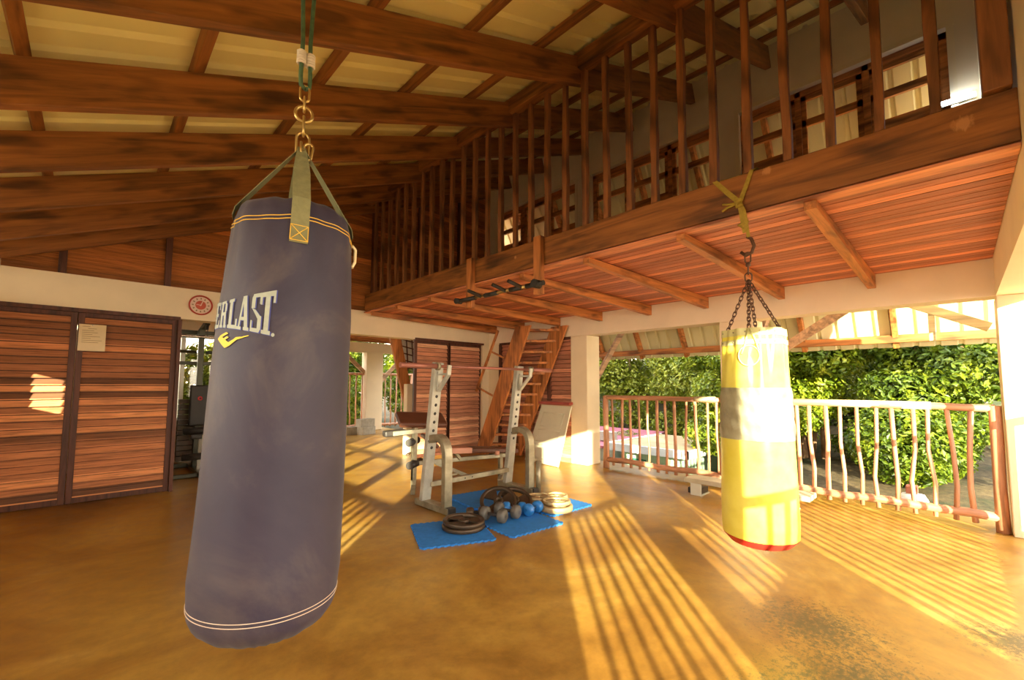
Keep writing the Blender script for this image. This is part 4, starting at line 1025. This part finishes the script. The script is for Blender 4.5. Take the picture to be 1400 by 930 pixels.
def leaves(name, mat, blobs, n, size, parent, seed):
    """thousands of folded leaves spread through ellipsoid clumps"""
    rd = random.Random(seed); vs = []; fs = []
    tot = sum(b_[3]*b_[4]*b_[5] for b_ in blobs)
    for (cx, cy, cz, a, b_, c_) in blobs:
        k = int(n*a*b_*c_/tot)
        for _ in range(k):
            while True:
                d = V((rd.uniform(-1,1), rd.uniform(-1,1), rd.uniform(-1,1)))
                if .25 < d.length < 1: break
            d *= (d.length**.0) * (rd.uniform(.75,1.0)/d.length if rd.random() < .65 else 1)
            p = V((cx+d.x*a, cy+d.y*b_, cz+d.z*c_))
            nrm = (d*.8 + V((rd.gauss(0,.5), rd.gauss(0,.5), .5+rd.gauss(0,.5)))).normalized()
            u = nrm.orthogonal().normalized(); an = rd.uniform(0,6.28); u = (u*cos(an)+nrm.cross(u)*sin(an)); w_ = nrm.cross(u); s_ = size*rd.uniform(.6,1.4)
            o = len(vs)
            vs += [p-u*s_*.5, p+w_*s_*.26+nrm*s_*.05, p+u*s_*.55-nrm*s_*.08, p-w_*s_*.26+nrm*s_*.05]
            fs += [(o,o+1,o+2),(o,o+2,o+3)]
    m = MB(); m.add(vs, fs); return m.build(name, mat, parent)
def tree(x, y, zb, h, w_, mat, label, seed, n=5000, size=.13, name='leafy_tree', cat='tree', low=.15, grp='trees and bushes beyond the terrace'):
    rd = random.Random(seed); t = thing(name, (x,y,zb), label, cat, grp)
    bl = []
    for k in range(20):
        a = rd.uniform(0,6.28); r = rd.uniform(0,.62)*w_; z = zb+h*rd.uniform(low+.08,.88)
        s_ = rd.uniform(.26,.46)*w_; bl.append((x+cos(a)*r, y+sin(a)*r, z, s_, s_, s_*rd.uniform(.6,.95)))
    leaves('foliage', mat, bl, n, size, t, seed)
    m = MB()
    for k in range(5):
        a = rd.uniform(0,6.28); m.tube([(x+cos(a)*.05*k,y+sin(a)*.05*k,zb-.3), (x+cos(a)*.12*w_,y+sin(a)*.12*w_,zb+h*.3), (x+cos(a)*.4*w_,y+sin(a)*.4*w_,zb+h*.7)], [.05,.04,.015], 7)
    m.build('stems', m_bark, t)
    return t
TR = [
 (8.9,-.95,-.1,3.4,1.35,leaf_b,'dark green broadleaf bush behind the right column',.13),
 (9.0,.3,-.05,3.3,1.5,leaf_b,'deep green bush filling the view left of the right column',.13),
 (9.2,1.9,-.05,3.6,1.6,leaf_a,'glossy bright bush directly behind the railing right of the yellow bag',.14),
 (9.6,3.4,-.2,3.6,1.6,leaf_a,'bright green bush behind the yellow bag',.13),
 (11.5,.9,.1,4.6,2.2,leaf_b,'tall dark tree behind the railing bushes',.14),
 (12.2,3.6,.1,4.8,2.3,leaf_a,'tall light green tree behind the yellow bag',.14),
 (13.8,5.8,-.9,5.2,2.4,leaf_c,'yellow green tree above the green shed',.15),
 (14.5,8.4,-.6,5.2,2.5,leaf_c,'sunlit yellow green tree farther behind the shed',.15),
 (12.9,10.3,-1.2,5.4,2.2,leaf_a,'light green tree above the maroon roof',.15),
 (17.5,7.0,.0,6.8,3.3,leaf_a,'large far tree filling the hillside over the shed',.2),
 (17.5,11.5,.0,7.0,3.4,leaf_b,'large far tree on the left of the hillside',.2),
 (16.5,2.6,.5,6.5,3.2,leaf_b,'large far tree behind the yellow bag',.2),
 (10.3,6.4,-1.9,2.0,.9,leaf_b,'low dark bush beside the green shed',.11),
 (8.3,13.6,-.3,4.2,1.7,leaf_a,'bright tree beyond the far pole railing, right',.13),
 (5.6,13.9,-.3,4.2,1.8,leaf_a,'bright tree beyond the far pole railing behind the column',.13),
 (3.2,13.4,-.3,4.0,1.7,leaf_c,'yellow green tree beyond the far pole railing, left',.13),
 (1.3,10.8,-.3,3.2,1.3,leaf_a,'bush outside the sliding glass door',.12),
 (6.9,16.5,-.2,6.0,2.8,leaf_b,'tall dark tree far behind the inner room',.18),
]
for k, (x, y, zb, h, w_, mt, lab, sz) in enumerate(TR):
    tree(x, y, zb, h, w_, mt, lab, 100+k, n=(42000 if (x < 10 and y < 4) else 26000) if w_ > 1.4 else 9000, size=sz*(.62 if x < 10.5 and y < 7 else .8), low=-.04)
# green shed below the terrace
sh = thing('shed', (9.6,4.6,-1.9), 'pale green shed with white fascia and dark door below the terrace', 'shed')
m = MB(); m.box((8.6,3.95,-1.9), (10.6,5.35,-.12)); m.build('walls', m_shedw, sh)
MB().box((8.35,3.75,-.10), (10.9,5.55,-.05)).build('roof', m_shedroof, sh)
m = MB(); m.box((8.31,3.71,-.19), (8.35,5.59,-.03)); m.box((8.31,3.71,-.19), (10.9,3.75,-.03)); m.box((8.31,5.55,-.19), (10.9,5.59,-.03)); m.build('fascia', m_fascia, sh)
MB().box((8.585,4.75,-1.9), (8.605,5.15,-.35)).build('door', m_shedd, sh)
MB().box((8.585,4.05,-.9), (8.605,4.55,-.4)).build('window', m_fascia, sh)
rb = thing('outbuilding', (9.6,6.6,-1.9), 'low outbuilding with maroon roof left of the green shed', 'building')
MB().box((8.9,5.8,-1.9), (11.0,8.3,-.22)).build('walls', m_fascia, rb); MB().beam((8.6,7.05,-.20), (11.3,7.05,-.05), 2.8, .06).build('roof', m_redroof, rb)
tag(MB().box((9.1,5.9,-.12), (9.3,6.3,.1)).build('concrete_block', m_block, bevel=.005), 'pale block lying at the right end of the maroon roof', 'block', 'blocks on the maroon roof')
tag(MB().box((9.3,6.75,-.12), (9.5,7.15,.07)).build('concrete_block', m_block, bevel=.005), 'grey block in the middle of the maroon roof', 'block', 'blocks on the maroon roof')
tag(MB().box((9.3,7.25,-.12), (9.5,7.75,.07)).build('concrete_block', m_block, bevel=.005), 'grey block farthest left on the maroon roof', 'block', 'blocks on the maroon roof')
dr = thing('drum', (7.05,.47,-.3), 'pale bucket with a red brick on top just outside the railing', 'bucket')
MB().lathe([(.11,0),(.13,.1),(.13,.22),(.10,.28),(.001,.29)], (6.9,.44,-.28), n=24).build('bucket', m_fascia, dr)
MB().box((6.84,.40,.012), (7.0,.50,.09)).build('brick', plain('red_brick', (.40,.13,.07), .8), dr, bevel=.004)

# ------------------------------------------------------------------ camera, sun, sky
cam = bpy.data.cameras.new('camera'); co = bpy.data.objects.new('camera', cam); COL.objects.link(co); SC.camera = co
yaw, pitch, roll = .801, .071, .004
F = V((cos(yaw)*cos(pitch), sin(yaw)*cos(pitch), sin(pitch))); rr = V((sin(yaw), -cos(yaw), 0)); uu = rr.cross(F)
Rr = rr*cos(roll)+uu*sin(roll); Uu = -rr*sin(roll)+uu*cos(roll)
M = Matrix(((Rr.x,Uu.x,-F.x,0),(Rr.y,Uu.y,-F.y,0),(Rr.z,Uu.z,-F.z,1.25),(0,0,0,1))); co.matrix_world = M
cam.sensor_width = 36; cam.sensor_fit = 'HORIZONTAL'; cam.lens = 592.146/1400*36; cam.shift_x = -.7/1400; cam.shift_y = 18.5/1400; cam.clip_start = .02; cam.clip_end = 200
AZ, EL = R(44), R(12.7)
sun = bpy.data.lights.new('sun', 'SUN'); sun.energy = 25; sun.color = (1,.90,.60); sun.angle = R(.6); so = bpy.data.objects.new('sun', sun); COL.objects.link(so)
d = V((cos(AZ)*cos(EL), sin(AZ)*cos(EL), -sin(EL))); so.rotation_euler = d.to_track_quat('-Z', 'Y').to_euler(); so.location = (-6,-6,6)
W = bpy.data.worlds.new('sky'); SC.world = W; W.use_nodes = True; nt = W.node_tree
bg = nt.nodes['Background']; bg.inputs[1].default_value = 9.0
tc = nt.nodes.new('ShaderNodeTexCoord'); sp = nt.nodes.new('ShaderNodeSeparateXYZ'); nt.links.new(tc.outputs['Generated'], sp.inputs[0])
rp = ramp(nt, sp.outputs[2], [(.0, (1,.84,.62)), (.25, (1,.90,.74)), (1, (.72,.82,1))]); nt.links.new(rp.outputs[0], bg.inputs[0])
SC.view_settings.view_transform = 'Standard'; SC.view_settings.look = 'None'; SC.view_settings.gamma = 1; SC.view_settings.exposure = 0
SC.view_settings.use_curve_mapping = False
